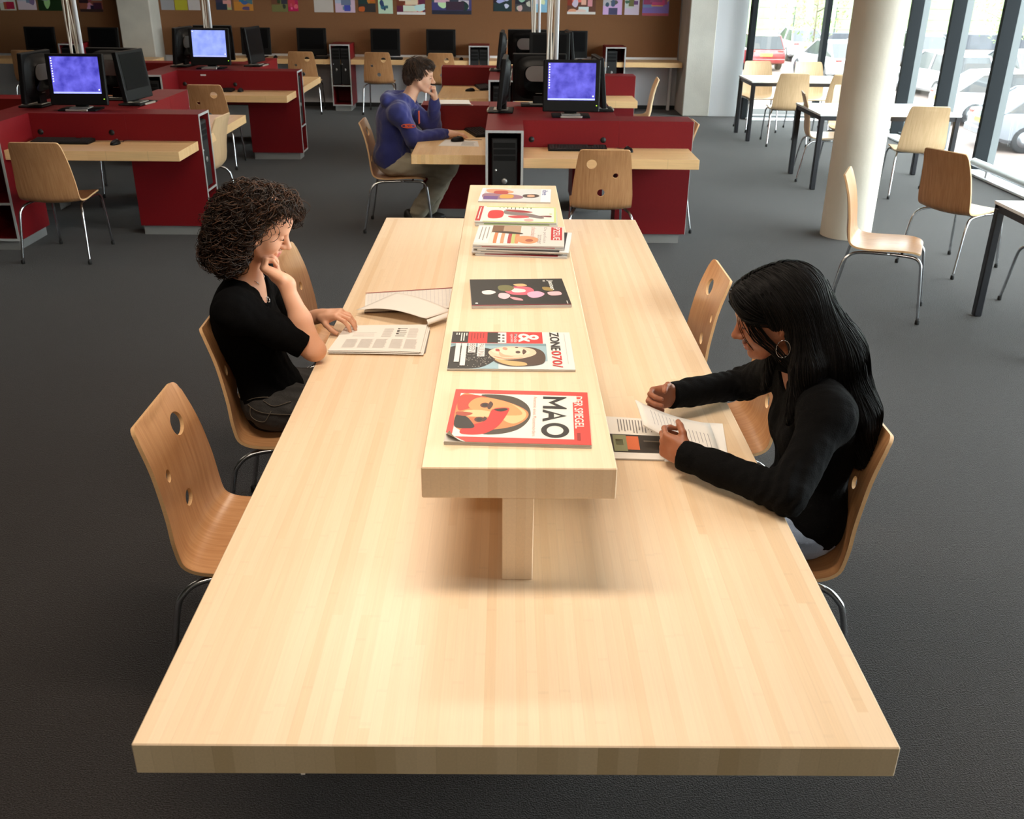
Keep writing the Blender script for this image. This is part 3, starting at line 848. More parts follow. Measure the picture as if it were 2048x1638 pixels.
def put_kbd(x, y, face, lab, z=ZD):
    global KB
    if KB is None: k = KB = make_kbd()
    else: k = copy_tree(KB)
    k.location = (x, y, z); k.rotation_euler = (0, 0, math.radians(face)); tag(k, lab, 'keyboard', 'black keyboards')
def put_mouse(x, y, face, lab, z=ZD):
    global MO
    if MO is None: k = MO = make_mouse()
    else: k = copy_tree(MO)
    k.location = (x, y, z); k.rotation_euler = (0, 0, math.radians(face)); tag(k, lab, 'mouse', 'black computer mice')
put_kbd(.515, 7.505, 0, 'black keyboard on the middle desk behind the holed chair')
put_mouse(.90, 7.44, 20, 'black mouse at the right end of the middle desk')
put_kbd(-3.46, 7.60, 0, 'black keyboard on the nearest left desk')
put_mouse(-3.03, 7.54, -10, 'black mouse on the nearest left desk')
put_kbd(-3.25, 11.00, 0, 'black keyboard on the farther left desk, behind the brown chair')
put_mouse(-2.94, 10.97, 0, 'black mouse on the farther left desk')
put_kbd(-.27, 8.27, -74, 'black keyboard by the hand of the hoodie wearer')
put_mouse(-.42, 7.83, -70, 'black mouse on the paper in front of the hoodie wearer', ZD + .004)
put_kbd(-.30, 11.55, -80, 'black keyboard on the left desk of the farther right island')
put_mouse(-.44, 11.22, -80, 'black mouse on the left desk of the farther right island')

def make_pc():
    t = thing('computer_tower', '', 'computer')
    MB().cbox(-.095, .095, 0, .42, .006, .525, .006).build('case', 'black_plastic', t)
    f = MB(); f.cbox(-.092, .092, -.012, .001, .01, .521, .006); f.build('front_panel', 'black_matt', t)
    for i in range(3): MB().cbox(-.08, .08, -.015, -.011, .46 - i * .046, .496 - i * .046, .002).build('drive_bay', 'black_plastic', t)
    MB().lathe([(.022, 0), (.020, -.005), (.008, -.008)], 20, (0, -.012, .22), axis='y').build('power_button', 'silver_plastic', t, True)
    MB().lathe([(.008, 0), (.006, -.004)], 12, (-.062, -.012, .30), axis='y').build('reset_button', 'white_paint', t, True)
    MB().cbox(-.085, -.05, .03, .1, 0, .006, .002).cbox(.05, .085, .03, .1, 0, .006, .002).cbox(-.085, -.05, .32, .39, 0, .006, .002).cbox(.05, .085, .32, .39, 0, .006, .002).build('feet', 'rubber', t)
    return t
PC = None
def put_pc(x, y, z, face, lab):
    global PC
    if PC is None: k = PC = make_pc()
    else: k = copy_tree(PC)
    k.location = (x, y, z); k.rotation_euler = (0, 0, math.radians(face + 90)); tag(k, lab, 'computer', 'black computer towers')
ZS = .373
for k, (ox, oy), nm in (('R', OFF['R'], 'nearer right'), ('L', OFF['L'], 'nearest left'), ('LB', OFF['LB'], 'farther left'), ('RB', OFF['RB'], 'farther right')):
    if k in ('R', 'LB', 'RB'): put_pc(ox - .0425, oy + 7.11, ZS, -90, 'black computer tower in the front cabinet of the %s island' % nm)
    if k in ('L', 'LB'): put_pc(ox + 1.385, oy + 7.737, ZS, 0, 'black computer tower in the right-hand cabinet of the %s island' % nm)

# ================================================================ back counter
cn = thing('back_counter', 'long pale wooden counter along the back wall under the pinboard', 'counter', (0, 0, 0))
MB().cbox(-5.02, 2.60, 15.20, 15.72, .67, .742, .003).build('worktop', 'bamboo_desk_y', cn)
MB().cbox(-5.02, 2.60, 15.70, 15.72, .742, .775, .003).build('upstand', 'white_paint', cn)
for x in (-5.0, -3.6, -1.5, .6, 2.5): MB().cbox(x - .02, x + .02, 15.62, 15.70, 0, .67, .003).build('bracket', 'white_paint', cn)
cn = thing('back_counter', 'short pale wooden counter in the far left corner, left of the pillar', 'counter', (0, 0, 0))
MB().cbox(-8.38, -5.18, 14.78, 15.29, .67, .742, .003).build('worktop', 'bamboo_desk_y', cn)
for x in (-8.2, -6.6, -5.3): MB().cbox(x - .02, x + .02, 15.2, 15.28, 0, .67, .003).build('bracket', 'white_paint', cn)
def wall_cabinet(x, y, lab, twin=True):
    t = thing('computer_cabinet', lab, 'cabinet', (x, y, 0), 0, 'red computer cabinets at the back counter')
    w = .15; tt = .018; L = .50
    b = MB()
    b.box(-w, -w + tt, .004, L, .08, .955).box(w - tt, w, .004, L, .08, .955).box(-w + tt, w - tt, .004, L, .937, .955).box(-w + tt, w - tt, .004, L, .08, .098).box(-w + tt, w - tt, L - .02, L, .098, .937).box(-w + tt, w - tt, .004, L - .02, .36, .378)
    b.build('cabinet', 'red_laminate', t)
    e = MB()
    e.box(-w, -w + tt, 0, .004, .08, .955).box(w - tt, w, 0, .004, .08, .955).box(-w + tt, w - tt, 0, .004, .937, .955).box(-w + tt, w - tt, 0, .004, .08, .098).box(-w + tt, w - tt, 0, .004, .36, .378)
    e.build('edge_band', 'grey_edge', t)
    MB().box(-w + .03, w - .03, .04, L, 0, .08).build('plinth', 'plinth_grey', t)
    return t
for (x, y, lab, pcs) in ((-2.52, 15.17, 'red computer cabinet with two towers at the back counter, between two holed chairs', 2), (-.45, 15.17, 'red computer cabinet at the back counter above the red partition, right of the hoodie wearer', 2), (1.59, 15.17, 'red computer cabinet at the right end of the back counter', 1), (-6.35, 14.75, 'red computer cabinet on the far left corner counter', 1)):
    wall_cabinet(x, y, lab)
    if pcs == 2:
        for sx, w in ((-.066, 'left'), (.066, 'right')):
            k = copy_tree(PC); k.location = (x + sx, y + .02, .378); k.rotation_euler = (0, 0, 0); k.scale = (.66, 1, 1)
            tag(k, '%s slim computer tower in the red cabinet %s' % (w, 'between the two holed chairs' if x < -2 else 'behind the hoodie wearer'), 'computer', 'black computer towers')
    else:
        k = copy_tree(PC); k.location = (x - .05, y + .03, .378); k.scale = (.8, 1, 1); k.rotation_euler = (0, 0, 0)
        tag(k, 'computer tower in the red cabinet %s' % ('at the right end of the back counter' if x > 0 else 'in the far left corner'), 'computer', 'black computer towers')
for (x, y, lab) in ((-2.98, 15.45, 'dark monitor on the back counter, left of the red twin-tower cabinet'), (-1.87, 15.45, 'dark monitor on the back counter, right of the red twin-tower cabinet'), (-1.03, 15.45, 'dark monitor on the back counter above the head of the hoodie wearer'), (-3.82, 15.45, 'dark monitor on the back counter right of the farther left island screens'),
                    (-4.75, 15.45, 'dark monitor on the back counter behind the pale blue screen'), (.96, 15.45, 'dark monitor on the back counter behind the farther right island'), (-6.88, 15.05, 'grey-lit monitor in the far left corner'), (-5.95, 15.05, 'dark monitor just left of the concrete pillar')):
    put_monitor('off', x, y, .742, -90, lab, GB)
put_kbd(-2.95, 15.29, 0, 'black keyboard on the back counter by the left holed chair', .742)
put_kbd(-1.83, 15.29, 0, 'black keyboard on the back counter by the right holed chair', .742)
put_mouse(-.72, 15.32, 0, 'black mouse on the back counter left of the red partition cabinet', .742)
put_mouse(-3.52, 15.34, 0, 'black mouse on the back counter near the left corner', .742)
# ================================================================ printed matter
def ink(rgb, rough=.45):
    n = 'ink_%d_%d_%d' % rgb
    if n not in MATS: mat(n, rgb, rough)
    return n
def text_tris(s, bold=0.0):
    cu = bpy.data.curves.new('lettering', 'FONT'); cu.body = s; cu.size = 1.0; cu.offset = bold; cu.resolution_u = 3
    o = bpy.data.objects.new('lettering', cu); COL.objects.link(o)
    dg = bpy.context.evaluated_depsgraph_get(); dg.update()
    me = o.evaluated_get(dg).to_mesh()
    V = np.array([v.co[:] for v in me.vertices]) if len(me.vertices) else np.zeros((0, 3)); Fc = [tuple(p.vertices) for p in me.polygons]
    o.evaluated_get(dg).to_mesh_clear(); bpy.data.objects.remove(o); bpy.data.curves.remove(cu)
    return V, Fc
class Print:
    """flat print on a sheet; coordinates are fractions u (across) and v (up) of the sheet"""
    def __init__(self, w, h, z=0.0):
        self.w, self.h, self.z = w, h, z; self.mb = MB(); self.mats = []; self.k = 0
    def mi(self, rgb):
        n = ink(rgb)
        if n not in self.mats: self.mats.append(n)
        return self.mats.index(n)
    def P(self, u, v):
        u = min(.998, max(.002, u)); v = min(.998, max(.002, v))
        return ((u - .5) * self.w, (v - .5) * self.h, self.z + self.k * .000014)
    def rect(self, u0, u1, v0, v1, rgb):
        self.k += 1; self.mb.poly([self.P(u0, v0), self.P(u1, v0), self.P(u1, v1), self.P(u0, v1)], self.mi(rgb)); return self
    def poly(self, pts, rgb):
        self.k += 1; self.mb.poly([self.P(*p) for p in pts], self.mi(rgb)); return self
    def blob(self, pts, rgb):
        return self.poly([tuple(p) for p in bez(pts, 5, True)], rgb)
    def ell(self, u, v, a, b, rgb, n=18, rot=0):
        return self.poly([(u + a * math.cos(t) * math.cos(rot) - b * math.sin(t) * math.sin(rot), v + a * math.cos(t) * math.sin(rot) + b * math.sin(t) * math.cos(rot)) for t in [2 * PI * i / n for i in range(n)]], rgb)
    def ring(self, u, v, a, b, a2, b2, rgb, n=32):
        self.k += 1; o = len(self.mb.v)
        pts = [self.P(u + a * math.cos(2 * PI * i / n), v + b * math.sin(2 * PI * i / n)) for i in range(n)] + [self.P(u + a2 * math.cos(2 * PI * i / n), v + b2 * math.sin(2 * PI * i / n)) for i in range(n)]
        self.mb.add(pts, [(i, (i + 1) % n, n + (i + 1) % n, n + i) for i in range(n)], self.mi(rgb)); return self
    def text(self, s, u0, u1, v0, v1, rgb, bold=.0):
        V, Fc = text_tris(s, bold)
        if not len(V): return self
        self.k += 1
        mn, mx = V.min(0), V.max(0)
        pts = [self.P(u0 + (p[0] - mn[0]) / (mx[0] - mn[0]) * (u1 - u0), v0 + (p[1] - mn[1]) / (mx[1] - mn[1]) * (v1 - v0)) for p in V]
        self.mb.add(pts, Fc, self.mi(rgb)); return self
    def lines(self, u0, u1, v0, v1, n, rgb, fill=.5, seed=1, ragged=.25):
        r = random.Random(seed); i = self.mi(rgb); self.k += 1
        for q in range(n):
            a = v0 + (v1 - v0) * (q + .5 - fill / 2) / n; b = v0 + (v1 - v0) * (q + .5 + fill / 2) / n
            e = u1 - (u1 - u0) * ragged * r.random()
            self.mb.poly([self.P(u0, a), self.P(e, a), self.P(e, b), self.P(u0, b)], i)
        return self
    def build(self, name, parent):
        return self.mb.build(name, self.mats, parent)

def magazine(x, y, z, w, h, thick, rot, base, label, draw, cut=0.0, group='magazines on the raised shelf', name='magazine', cat='magazine'):
    """w across (reading direction), h up; lying flat; rot: degrees of the up direction from +X"""
    t = thing(name, label, cat, (x, y, z), math.radians(rot - 90), group)
    a, b = w / 2, h / 2; c = cut
    outl = [(-a, -b), (a - c, -b), (a, -b + c * 1.1), (a, b), (-a, b)] if c else [(-a, -b), (a, -b), (a, b), (-a, b)]
    n = max(2, int(thick / .0014)); pg = MB()
    r = random.Random(int(abs(x * 1000) + abs(y * 777)))
    full = [(-a, -b), (a, -b), (a, b), (-a, b)]
    for i in range(n):
        z0 = thick * i / n; dx, dy = r.uniform(-.001, .001), r.uniform(-.0012, .0012); k = -.001
        pg.prism([((p[0] + dx) * (1 + k), (p[1] + dy) * (1 + k), z0) for p in full], (0, 0, thick / n * .92))
    pg.build('pages', 'paper_edge', t)
    MB().prism([(p[0], p[1], thick) for p in outl], (0, 0, .0006)).build('cover', ink(base), t)
    if c:   # lifted corner of the cover
        f = MB(); V = []; m = 7
        for i in range(m + 1):
            s = i / m; off = c * 1.4 * s
            p0 = Vector((a - c, -b, 0)); p1 = Vector((a, -b + c * 1.1, 0)); d = Vector((.74, -.67, 0))
            for p in (p0.lerp(p1, s * .5), p1.lerp(p0, s * .5)):
                q = p + d * c * .74 * math.sin(s * 1.5) * .55
                V.append((q.x, q.y, thick + .0006 + c * .55 * (1 - math.cos(s * 1.5))))
        f.add(V, [(2 * i, 2 * i + 1, 2 * i + 3, 2 * i + 2) for i in range(m)]); f.build('curled_corner', 'paper_edge', t, True)
    pr = Print(w, h, thick + .0008); draw(pr); pr.build('cover_print', t)
    return t
RED = (222, 56, 50); WHT = (232, 230, 224); BLK = (20, 18, 17); SKIN = (224, 168, 124)
def d_mao(p):
    p.rect(.085, .915, .045, .885, (226, 226, 216)); p.rect(.07, .915, .885, .90, (226, 226, 216)) if False else None
    p.rect(.085, .22, .88, .915, (226, 226, 216))
    p.blob([(.12, .20), (.10, .34), (.16, .47), (.32, .56), (.55, .575), (.76, .50), (.86, .36), (.84, .24), (.6, .40), (.3, .40)], (62, 52, 40))
    p.blob([(.13, .05), (.14, .20), (.24, .40), (.40, .545), (.55, .555), (.70, .47), (.78, .30), (.76, .06)], (214, 132, 78))
    p.blob([(.26, .40), (.40, .53), (.55, .54), (.66, .46), (.58, .38), (.42, .36)], (236, 186, 132))
    p.blob([(.13, .05), (.15, .24), (.28, .22), (.40, .12), (.42, .05)], (190, 62, 46))
    p.blob([(.16, .20), (.25, .40), (.40, .50), (.50, .50), (.50, .30), (.42, .16), (.30, .12)], (226, 150, 92)); p.blob([(.44, .10), (.42, .22), (.48, .34), (.54, .30), (.54, .12)], (240, 190, 140)); p.blob([(.58, .12), (.56, .26), (.66, .34), (.74, .24), (.72, .12)], (200, 108, 62))
    p.blob([(.24, .275), (.30, .30), (.40, .28), (.36, .26)], (70, 40, 30)); p.blob([(.54, .25), (.60, .275), (.68, .255), (.62, .24)], (70, 40, 30))
    p.ell(.32, .24, .05, .035, (80, 34, 26)); p.ell(.60, .215, .05, .035, (80, 34, 26)); p.ell(.32, .24, .028, .02, BLK); p.ell(.60, .215, .028, .02, BLK)
    p.blob([(.40, .30), (.36, .40), (.42, .42), (.70, .36), (.84, .28), (.88, .20), (.86, .10), (.74, .12), (.62, .26)], (208, 40, 40))
    p.blob([(.40, .31), (.37, .39), (.40, .41), (.44, .36)], (30, 16, 14))
    p.blob([(.50, .05), (.55, .12), (.66, .17), (.74, .19), (.77, .15), (.74, .05)], (24, 18, 16))
    p.blob([(.46, .05), (.48, .16), (.54, .12), (.52, .05)], (170, 70, 50))
    a, b = .665, .84
    p.poly([(.115, a), (.165, a), (.165, a + .10), (.235, a + .04), (.305, a + .10), (.305, a), (.36, a), (.36, b), (.34, b), (.238, a + .085), (.135, b), (.115, b)], BLK)
    p.poly([(.375, a), (.43, a), (.455, a + .045), (.455, a + .08), (.492, b - .045), (.492, b)], BLK); p.poly([(.492, b), (.492, b - .045), (.529, a + .08), (.529, a + .045), (.554, a), (.61, a)], BLK); p.rect(.44, .545, a + .042, a + .082, BLK)
    p.ring(.765, (a + b) / 2 + .002, .135, .098, .082, .058, BLK)
    p.text('Anatomie eines Massenm\u00f6rders', .12, .88, .595, .622, (214, 150, 140))
    p.text('DER SPIEGEL', .095, .72, .895, .958, WHT, .012)
    p.rect(.80, .93, .905, .93, (150, 30, 28))
def d_zone(p):
    p.rect(0, 1, 0, 1, (226, 224, 220)); p.rect(.0, .33, 0, .765, (214, 44, 44)); p.rect(0, .32, 0, .14, BLK)
    p.lines(.04, .28, .03, .135, 5, (220, 216, 210), .45, 2, .8); p.lines(.04, .3, .155, .28, 5, (150, 24, 26), .4, 3, .7)
    p.rect(.02, .32, .30, .46, (226, 224, 222)); p.rect(.02, .32, .30, .39, (28, 26, 26))
    for i in range(3): p.rect(.06 + i * .09, .11 + i * .09, .38, .41, (28, 26, 26)); p.ell(.10 + i * .085, .435, .02, .012, (60, 50, 46))
    p.text('&', .05, .30, .56, .735, WHT, .02); p.text('Mode', .06, .30, .525, .555, (190, 200, 206), .01); p.text('specials', .06, .30, .49, .52, (190, 200, 206), .01)
    p.rect(.335, 1, 0, .79, (150, 180, 192)); p.rect(.335, .40, 0, .79, (118, 150, 160)); p.rect(.8, 1, .4, .79, (206, 214, 216))
    p.blob([(.44, 0.0), (.46, .28), (.56, .37), (.74, .38), (.92, .30), (.99, .20), (.99, 0)], (26, 24, 23))
    r = random.Random(5)
    for i in range(90):
        u, v = r.uniform(.62, .96), r.uniform(.08, .34)
        if v < .36 - abs(u - .76) * .4: p.ell(u, v, .009, .0045, (150, 146, 140), 6)
    p.blob([(.50, .33), (.56, .36), (.80, .36), (.92, .46), (.94, .58), (.88, .74), (.70, .775), (.52, .74), (.44, .62)], (72, 50, 38))
    p.blob([(.76, .37), (.86, .42), (.93, .52), (.91, .62), (.84, .60), (.80, .48)], (206, 168, 112))
    p.blob([(.60, .315), (.49, .36), (.43, .46), (.44, .58), (.50, .68), (.62, .70), (.72, .62), (.77, .50), (.76, .38)], (232, 194, 166))
    p.blob([(.68, .36), (.74, .40), (.76, .5), (.72, .6), (.74, .46)], (204, 140, 104))
    p.blob([(.52, .34), (.46, .44), (.47, .56), (.54, .64), (.62, .64), (.66, .50), (.62, .38)], (240, 208, 182)); p.blob([(.50, .60), (.56, .625), (.64, .60), (.58, .59)], (84, 56, 42)); p.blob([(.56, .40), (.64, .44), (.70, .52), (.70, .42)], (220, 168, 136))
    p.ell(.58, .555, .035, .02, (70, 48, 40)); p.ell(.455, .545, .016, .014, (70, 48, 40)); p.blob([(.45, .44), (.48, .47), (.53, .46), (.5, .43)], (206, 140, 116)); p.blob([(.50, .375), (.50, .40), (.56, .405), (.55, .375)], (176, 60, 56))
    for (v0, v1, u1) in ((.225, .285, .70), (.15, .21, .60), (.095, .135, .93), (.045, .085, .84)):
        p.rect(.35, u1, v0, v1, (222, 218, 216))
    p.text('PAULINA', .36, .69, .232, .278, (120, 112, 110), .0); p.text('BEEN', .36, .59, .157, .203, (120, 112, 110), .0)
    p.rect(.37, .46, .0, .16, (206, 160, 164)) if False else None
    p.text('ZONE', .02, .52, .825, .905, BLK, .015); p.text('070/', .54, .96, .825, .905, (206, 38, 40), .01)
    p.lines(.05, .9, .945, .955, 1, (180, 176, 172), .4)
def d_flower(p):
    p.rect(0.01, .99, .01, .99, (22, 20, 19))
    p.blob([(.36, .36), (.30, .50), (.34, .62), (.48, .66), (.62, .60), (.62, .44), (.50, .36)], (218, 92, 112)); p.blob([(.38, .44), (.42, .56), (.52, .56), (.52, .44)], (244, 214, 212))
    p.blob([(.28, .30), (.25, .40), (.36, .46), (.48, .40), (.44, .30)], (108, 106, 60)); p.blob([(.22, .46), (.2, .56), (.28, .60), (.3, .5)], (208, 172, 120))
    p.blob([(.48, .12), (.44, .20), (.52, .26), (.60, .20), (.58, .13)], (240, 224, 220)); p.blob([(.56, .30), (.58, .38), (.68, .40), (.78, .34), (.70, .28)], (236, 190, 198))
    p.blob([(.70, .40), (.80, .43), (.84, .52), (.76, .5)], (228, 150, 160)); p.blob([(.54, .60), (.50, .70), (.60, .76), (.72, .70), (.74, .62), (.64, .58)], (232, 168, 196)); p.blob([(.54, .80), (.52, .92), (.64, .93), (.66, .82)], (238, 180, 186))
    p.blob([(.34, .76), (.36, .84), (.48, .86), (.46, .77)], (150, 124, 62))
    p.text('Jaster', .06, .46, .825, .89, WHT, .02); p.lines(.07, .12, .77, .82, 1, (200, 198, 190), .5); p.ell(.92, .05, .02, .015, (230, 230, 226)); p.lines(.86, .97, .955, .975, 1, (200, 196, 190))
    p.rect(.985, 1, 0, 1, (170, 40, 56))
def d_choc(p):
    p.rect(0, 1, 0, 1, (220, 214, 208)); p.rect(.0, .9, .0, .16, (232, 230, 226)); p.lines(.08, .8, .03, .15, 3, (150, 146, 140), .3, 4, .4)
    p.rect(.0, .42, .17, .42, (120, 84, 56)); p.rect(.0, .42, .30, .50, (178, 150, 124))
    for i, c in enumerate([(230, 220, 214), (214, 130, 80), (236, 232, 230), (206, 150, 110), (228, 224, 224), (176, 60, 66), (186, 196, 120), (224, 140, 96)]):
        p.blob([(.42, .17 + i * .04), (.36, .19 + i * .04), (.42, .215 + i * .04), (.86, .21 + i * .04), (.90, .19 + i * .04), (.86, .17 + i * .04)], c)
    p.blob([(.34, .18), (.30, .35), (.38, .52), (.44, .50), (.40, .30)], (58, 40, 32))
    p.blob([(.56, .48), (.52, .58), (.62, .70), (.80, .70), (.90, .62), (.86, .52), (.70, .46)], (218, 148, 104)); p.ell(.74, .61, .07, .045, (170, 90, 60))
    p.text('chocolade', .05, .60, .62, .675, (196, 150, 142)); p.text('De perfecte', .06, .85, .755, .80, (158, 150, 148)); p.text('zomer', .45, .9, .70, .74, (158, 150, 148))
    p.rect(.04, .70, .85, .975, (196, 40, 46)); p.text('PZEUE', .06, .68, .875, .95, WHT, .01)
def d_green(p):
    p.rect(0, 1, 0, 1, (228, 228, 220)); p.rect(0, .05, .1, 1, (190, 206, 120)); p.rect(.95, 1, .1, 1, (190, 206, 120)); p.rect(0, 1, .97, 1, (200, 214, 140))
    p.rect(0, .95, 0, .065, (186, 34, 40)); p.lines(.08, .85, .02, .045, 1, (232, 226, 220), .5)
    p.blob([(.30, .16), (.30, .32), (.72, .32), (.76, .16)], (206, 44, 46)); p.blob([(.26, .34), (.34, .42), (.44, .66), (.66, .84), (.76, .80), (.60, .56), (.50, .36)], (128, 116, 116))
    p.blob([(.20, .36), (.24, .56), (.34, .70), (.40, .62), (.32, .40)], (156, 40, 48)); p.blob([(.62, .40), (.58, .60), (.70, .66), (.76, .48)], (196, 70, 76)); p.blob([(.60, .78), (.56, .92), (.66, .93)], (120, 44, 44)); p.ell(.86, .66, .09, .06, (214, 170, 168)); p.ell(.45, .93, .03, .02, (188, 200, 110))
    p.lines(.05, .2, .25, .7, 9, (60, 56, 52), .2, 6, .9)
def d_blue(p):
    p.rect(0, 1, 0, 1, (206, 210, 210)); p.rect(0, 1, 0, .05, (236, 236, 236)); p.rect(.0, 1, .86, 1, (232, 232, 236))
    p.blob([(.10, .08), (.08, .30), (.24, .46), (.40, .40), (.36, .12)], (206, 150, 116)); p.blob([(.42, .06), (.44, .42), (.60, .60), (.80, .56), (.88, .20), (.80, .06)], (150, 110, 128)); p.blob([(.5, .30), (.5, .46), (.74, .46), (.76, .3)], (216, 156, 70)); p.blob([(.22, .2), (.2, .36), (.44, .38), (.42, .2)], (176, 66, 60))
    p.rect(.62, .88, .06, .26, (104, 72, 132)); p.blob([(.46, .62), (.42, .78), (.56, .84), (.70, .76), (.66, .62)], (70, 54, 48)); p.ell(.56, .72, .09, .055, (230, 170, 140))
    p.text('idee', .06, .48, .875, .96, (92, 108, 160), .02)
def d_plain(a, b):
    def f(p):
        p.rect(0, 1, 0, 1, a); p.rect(.0, .9, .8, .95, b); p.rect(.9, 1, .1, .9, b)
    return f
ZSH = 1.0335
magazine(.009, 2.092, ZSH, .296, .336, .009, -2.5, (224, 62, 56), 'red-bordered magazine with big black letters MAO, nearest on the shelf', d_mao, .045)
magazine(-.010, 2.536, ZSH, .290, .347, .006, 0, (226, 224, 220), 'white magazine titled ZONE070 with a face on its cover', d_zone)
magazine(.017, 3.060, ZSH, .282, .320, .010, 3.5, (24, 22, 21), 'black magazine with pink flower petals on its cover', d_flower)
zz = ZSH
for i, (dx, dy, dr, th, lab, a, b) in enumerate([(.01, -.015, -5, .006, 'lowest magazine of the pile with the chocolate cover', (214, 210, 206), (150, 40, 50)), (-.012, 0, -2, .006, 'second lowest magazine of the chocolate-cover pile', (226, 224, 222), (60, 60, 66)), (.018, -.01, -6, .006, 'middle magazine of the chocolate-cover pile, jutting out right', (228, 226, 226), (40, 40, 44)), (-.006, .005, -3, .006, 'magazine right beneath the chocolate cover', (210, 206, 206), (180, 44, 50))]):
    magazine(.033 + dx, 3.675 + dy, zz, .30, .345, th, dr, a, lab, d_plain(a, b)); zz += th + .0022
magazine(.028, 3.685, zz, .30, .345, .005, -3, (222, 216, 210), 'magazine with stacked sweets on its cover, top of the thickest pile', d_choc)
zz = ZSH
magazine(.022, 4.115, zz, .285, .345, .008, -2, (200, 206, 190), 'lower magazine beneath the green-edged one', d_plain((206, 208, 200), (120, 150, 90))); zz += .0102
magazine(.018, 4.130, zz, .285, .345, .006, -2.5, (228, 228, 220), 'white magazine with green edge and red figures, second from the far end', d_green)
magazine(.017, 4.565, ZSH, .285, .335, .006, -3, (226, 226, 226), 'magazine with a reclining figure, farthest on the shelf', d_blue)

# ---------------------------------------------------------------- newspapers, pads and sheets
def sheet_grid(c00, c10, c11, c01, nu=10, nv=10, bend=None, thick=.0006):
    """bilinear sheet through four 3d corners with optional height function"""
    A = [Vector(c) for c in (c00, c10, c11, c01)]; V = []
    for j in range(nv + 1):
        for i in range(nu + 1):
            u, v = i / nu, j / nv
            p = A[0] * (1 - u) * (1 - v) + A[1] * u * (1 - v) + A[2] * u * v + A[3] * (1 - u) * v
            if bend: p = p + Vector((0, 0, bend(u, v)))
            V.append(p)
    n = len(V); V2 = [p - Vector((0, 0, thick)) for p in V]; W = nu + 1
    fs = []
    for j in range(nv):
        for i in range(nu):
            a = j * W + i; fs.append((a, a + 1, a + W + 1, a + W)); fs.append((a + n, a + W + n, a + W + 1 + n, a + 1 + n))
    for i in range(nu):
        fs.append((i + n, i + 1 + n, i + 1, i)); a = nv * W + i; fs.append((a, a + 1, a + 1 + n, a + n))
    for j in range(nv):
        a = j * W; fs.append((a, a + W, a + W + n, a + n)); a = j * W + nu; fs.append((a + n, a + W + n, a + W, a))
    return MB().add(V + V2, fs)
class SheetPrint:
    """marks lying on a bilinear sheet"""
    def __init__(self, corners, bend=None, lift=.0003):
        self.A = [Vector(c) for c in corners]; self.bend = bend; self.lift = lift; self.mb = MB(); self.mats = []
    def mi(self, rgb):
        n = ink(rgb, .7)
        if n not in self.mats: self.mats.append(n)
        return self.mats.index(n)
    def P(self, u, v):
        A = self.A; p = A[0] * (1 - u) * (1 - v) + A[1] * u * (1 - v) + A[2] * u * v + A[3] * (1 - u) * v
        return p + Vector((0, 0, self.lift + (self.bend(u, v) if self.bend else 0)))
    def rect(self, u0, u1, v0, v1, rgb, n=1):
        i = self.mi(rgb)
        for k in range(n):
            a, b = u0 + (u1 - u0) * k / n, u0 + (u1 - u0) * (k + 1) / n
            self.mb.poly([self.P(a, v0), self.P(b, v0), self.P(b, v1), self.P(a, v1)], i)
        return self
    def text_block(self, u0, u1, v0, v1, n, rgb, along='u', seed=1, fill=.4):
        r = random.Random(seed)
        for q in range(n):
            if along == 'u':
                a = v0 + (v1 - v0) * (q + .5 - fill / 2) / n; b = v0 + (v1 - v0) * (q + .5 + fill / 2) / n
                self.rect(u0, u1 - (u1 - u0) * .15 * r.random(), a, b, rgb, 4)
            else:
                a = u0 + (u1 - u0) * (q + .5 - fill / 2) / n; b = u0 + (u1 - u0) * (q + .5 + fill / 2) / n
                e = v0 + (v1 - v0) * .3 * r.random()
                for k in range(3):
                    c, d = e + (v1 - e) * k / 3, e + (v1 - e) * (k + 1) / 3
                    self.mb.poly([self.P(a, c), self.P(b, c), self.P(b, d), self.P(a, d)], self.mi(rgb))
        return self
GREY = (196, 192, 188); DGR = (110, 106, 104)
# folded newspaper under the curly-haired reader's hand
nw = thing('newspaper', 'folded newspaper with printed columns under the hand of the curly-haired reader', 'newspaper', (0, 0, 0))
cs = [(-.672, 3.255, .7435), (-.335, 3.245, .7435), (-.333, 3.545, .7435), (-.645, 3.515, .7435)]
for i in range(5):
    d = .0022 * i; j = [(0, 0), (.012, -.012), (.006, .004), (-.004, -.006), (0, 0)][i]
    sheet_grid(*[(c[0] + j[0] * (1 if k in (1, 2) else .2), c[1] + j[1], c[2] + d) for k, c in enumerate(cs)], 6, 6, lambda u, v: .0018 * math.sin(u * 3 + v)).build('page', 'paper', nw)
cs2 = [(c[0], c[1], c[2] + .0088) for c in cs]
sp = SheetPrint(cs2, lambda u, v: .0018 * math.sin(u * 3 + v), .0003)
for k, (a, b) in enumerate(((.12, .27), (.29, .44), (.46, .60), (.64, .78), (.80, .94))):
    sp.text_block(a, b, .10, .44, 20, GREY, seed=k)
sp.mb.build('column_print', sp.mats, nw)['kind'] = 'stuff'; sp = SheetPrint(cs2, lambda u, v: .0018 * math.sin(u * 3 + v), .0003)
for k, (a, b) in enumerate(((.50, .62), (.80, .92))):
    sp.text_block(a, b, .50, .86, 13, GREY, seed=k + 9)
sp.text_block(.66, .78, .52, .88, 5, DGR, seed=30, fill=.3); sp.text_block(.66, .69, .60, .88, 3, (60, 56, 54), seed=31); sp.text_block(.16, .44, .52, .70, 4, GREY, seed=33, fill=.2); sp.mb.build('column_print', sp.mats, nw)['kind'] = 'stuff'
pt = MB(); pt.box(-.36, -.318, 3.262, 3.50, .7405, .7432); pt.build('inner_section', ink((120, 112, 104)), nw)

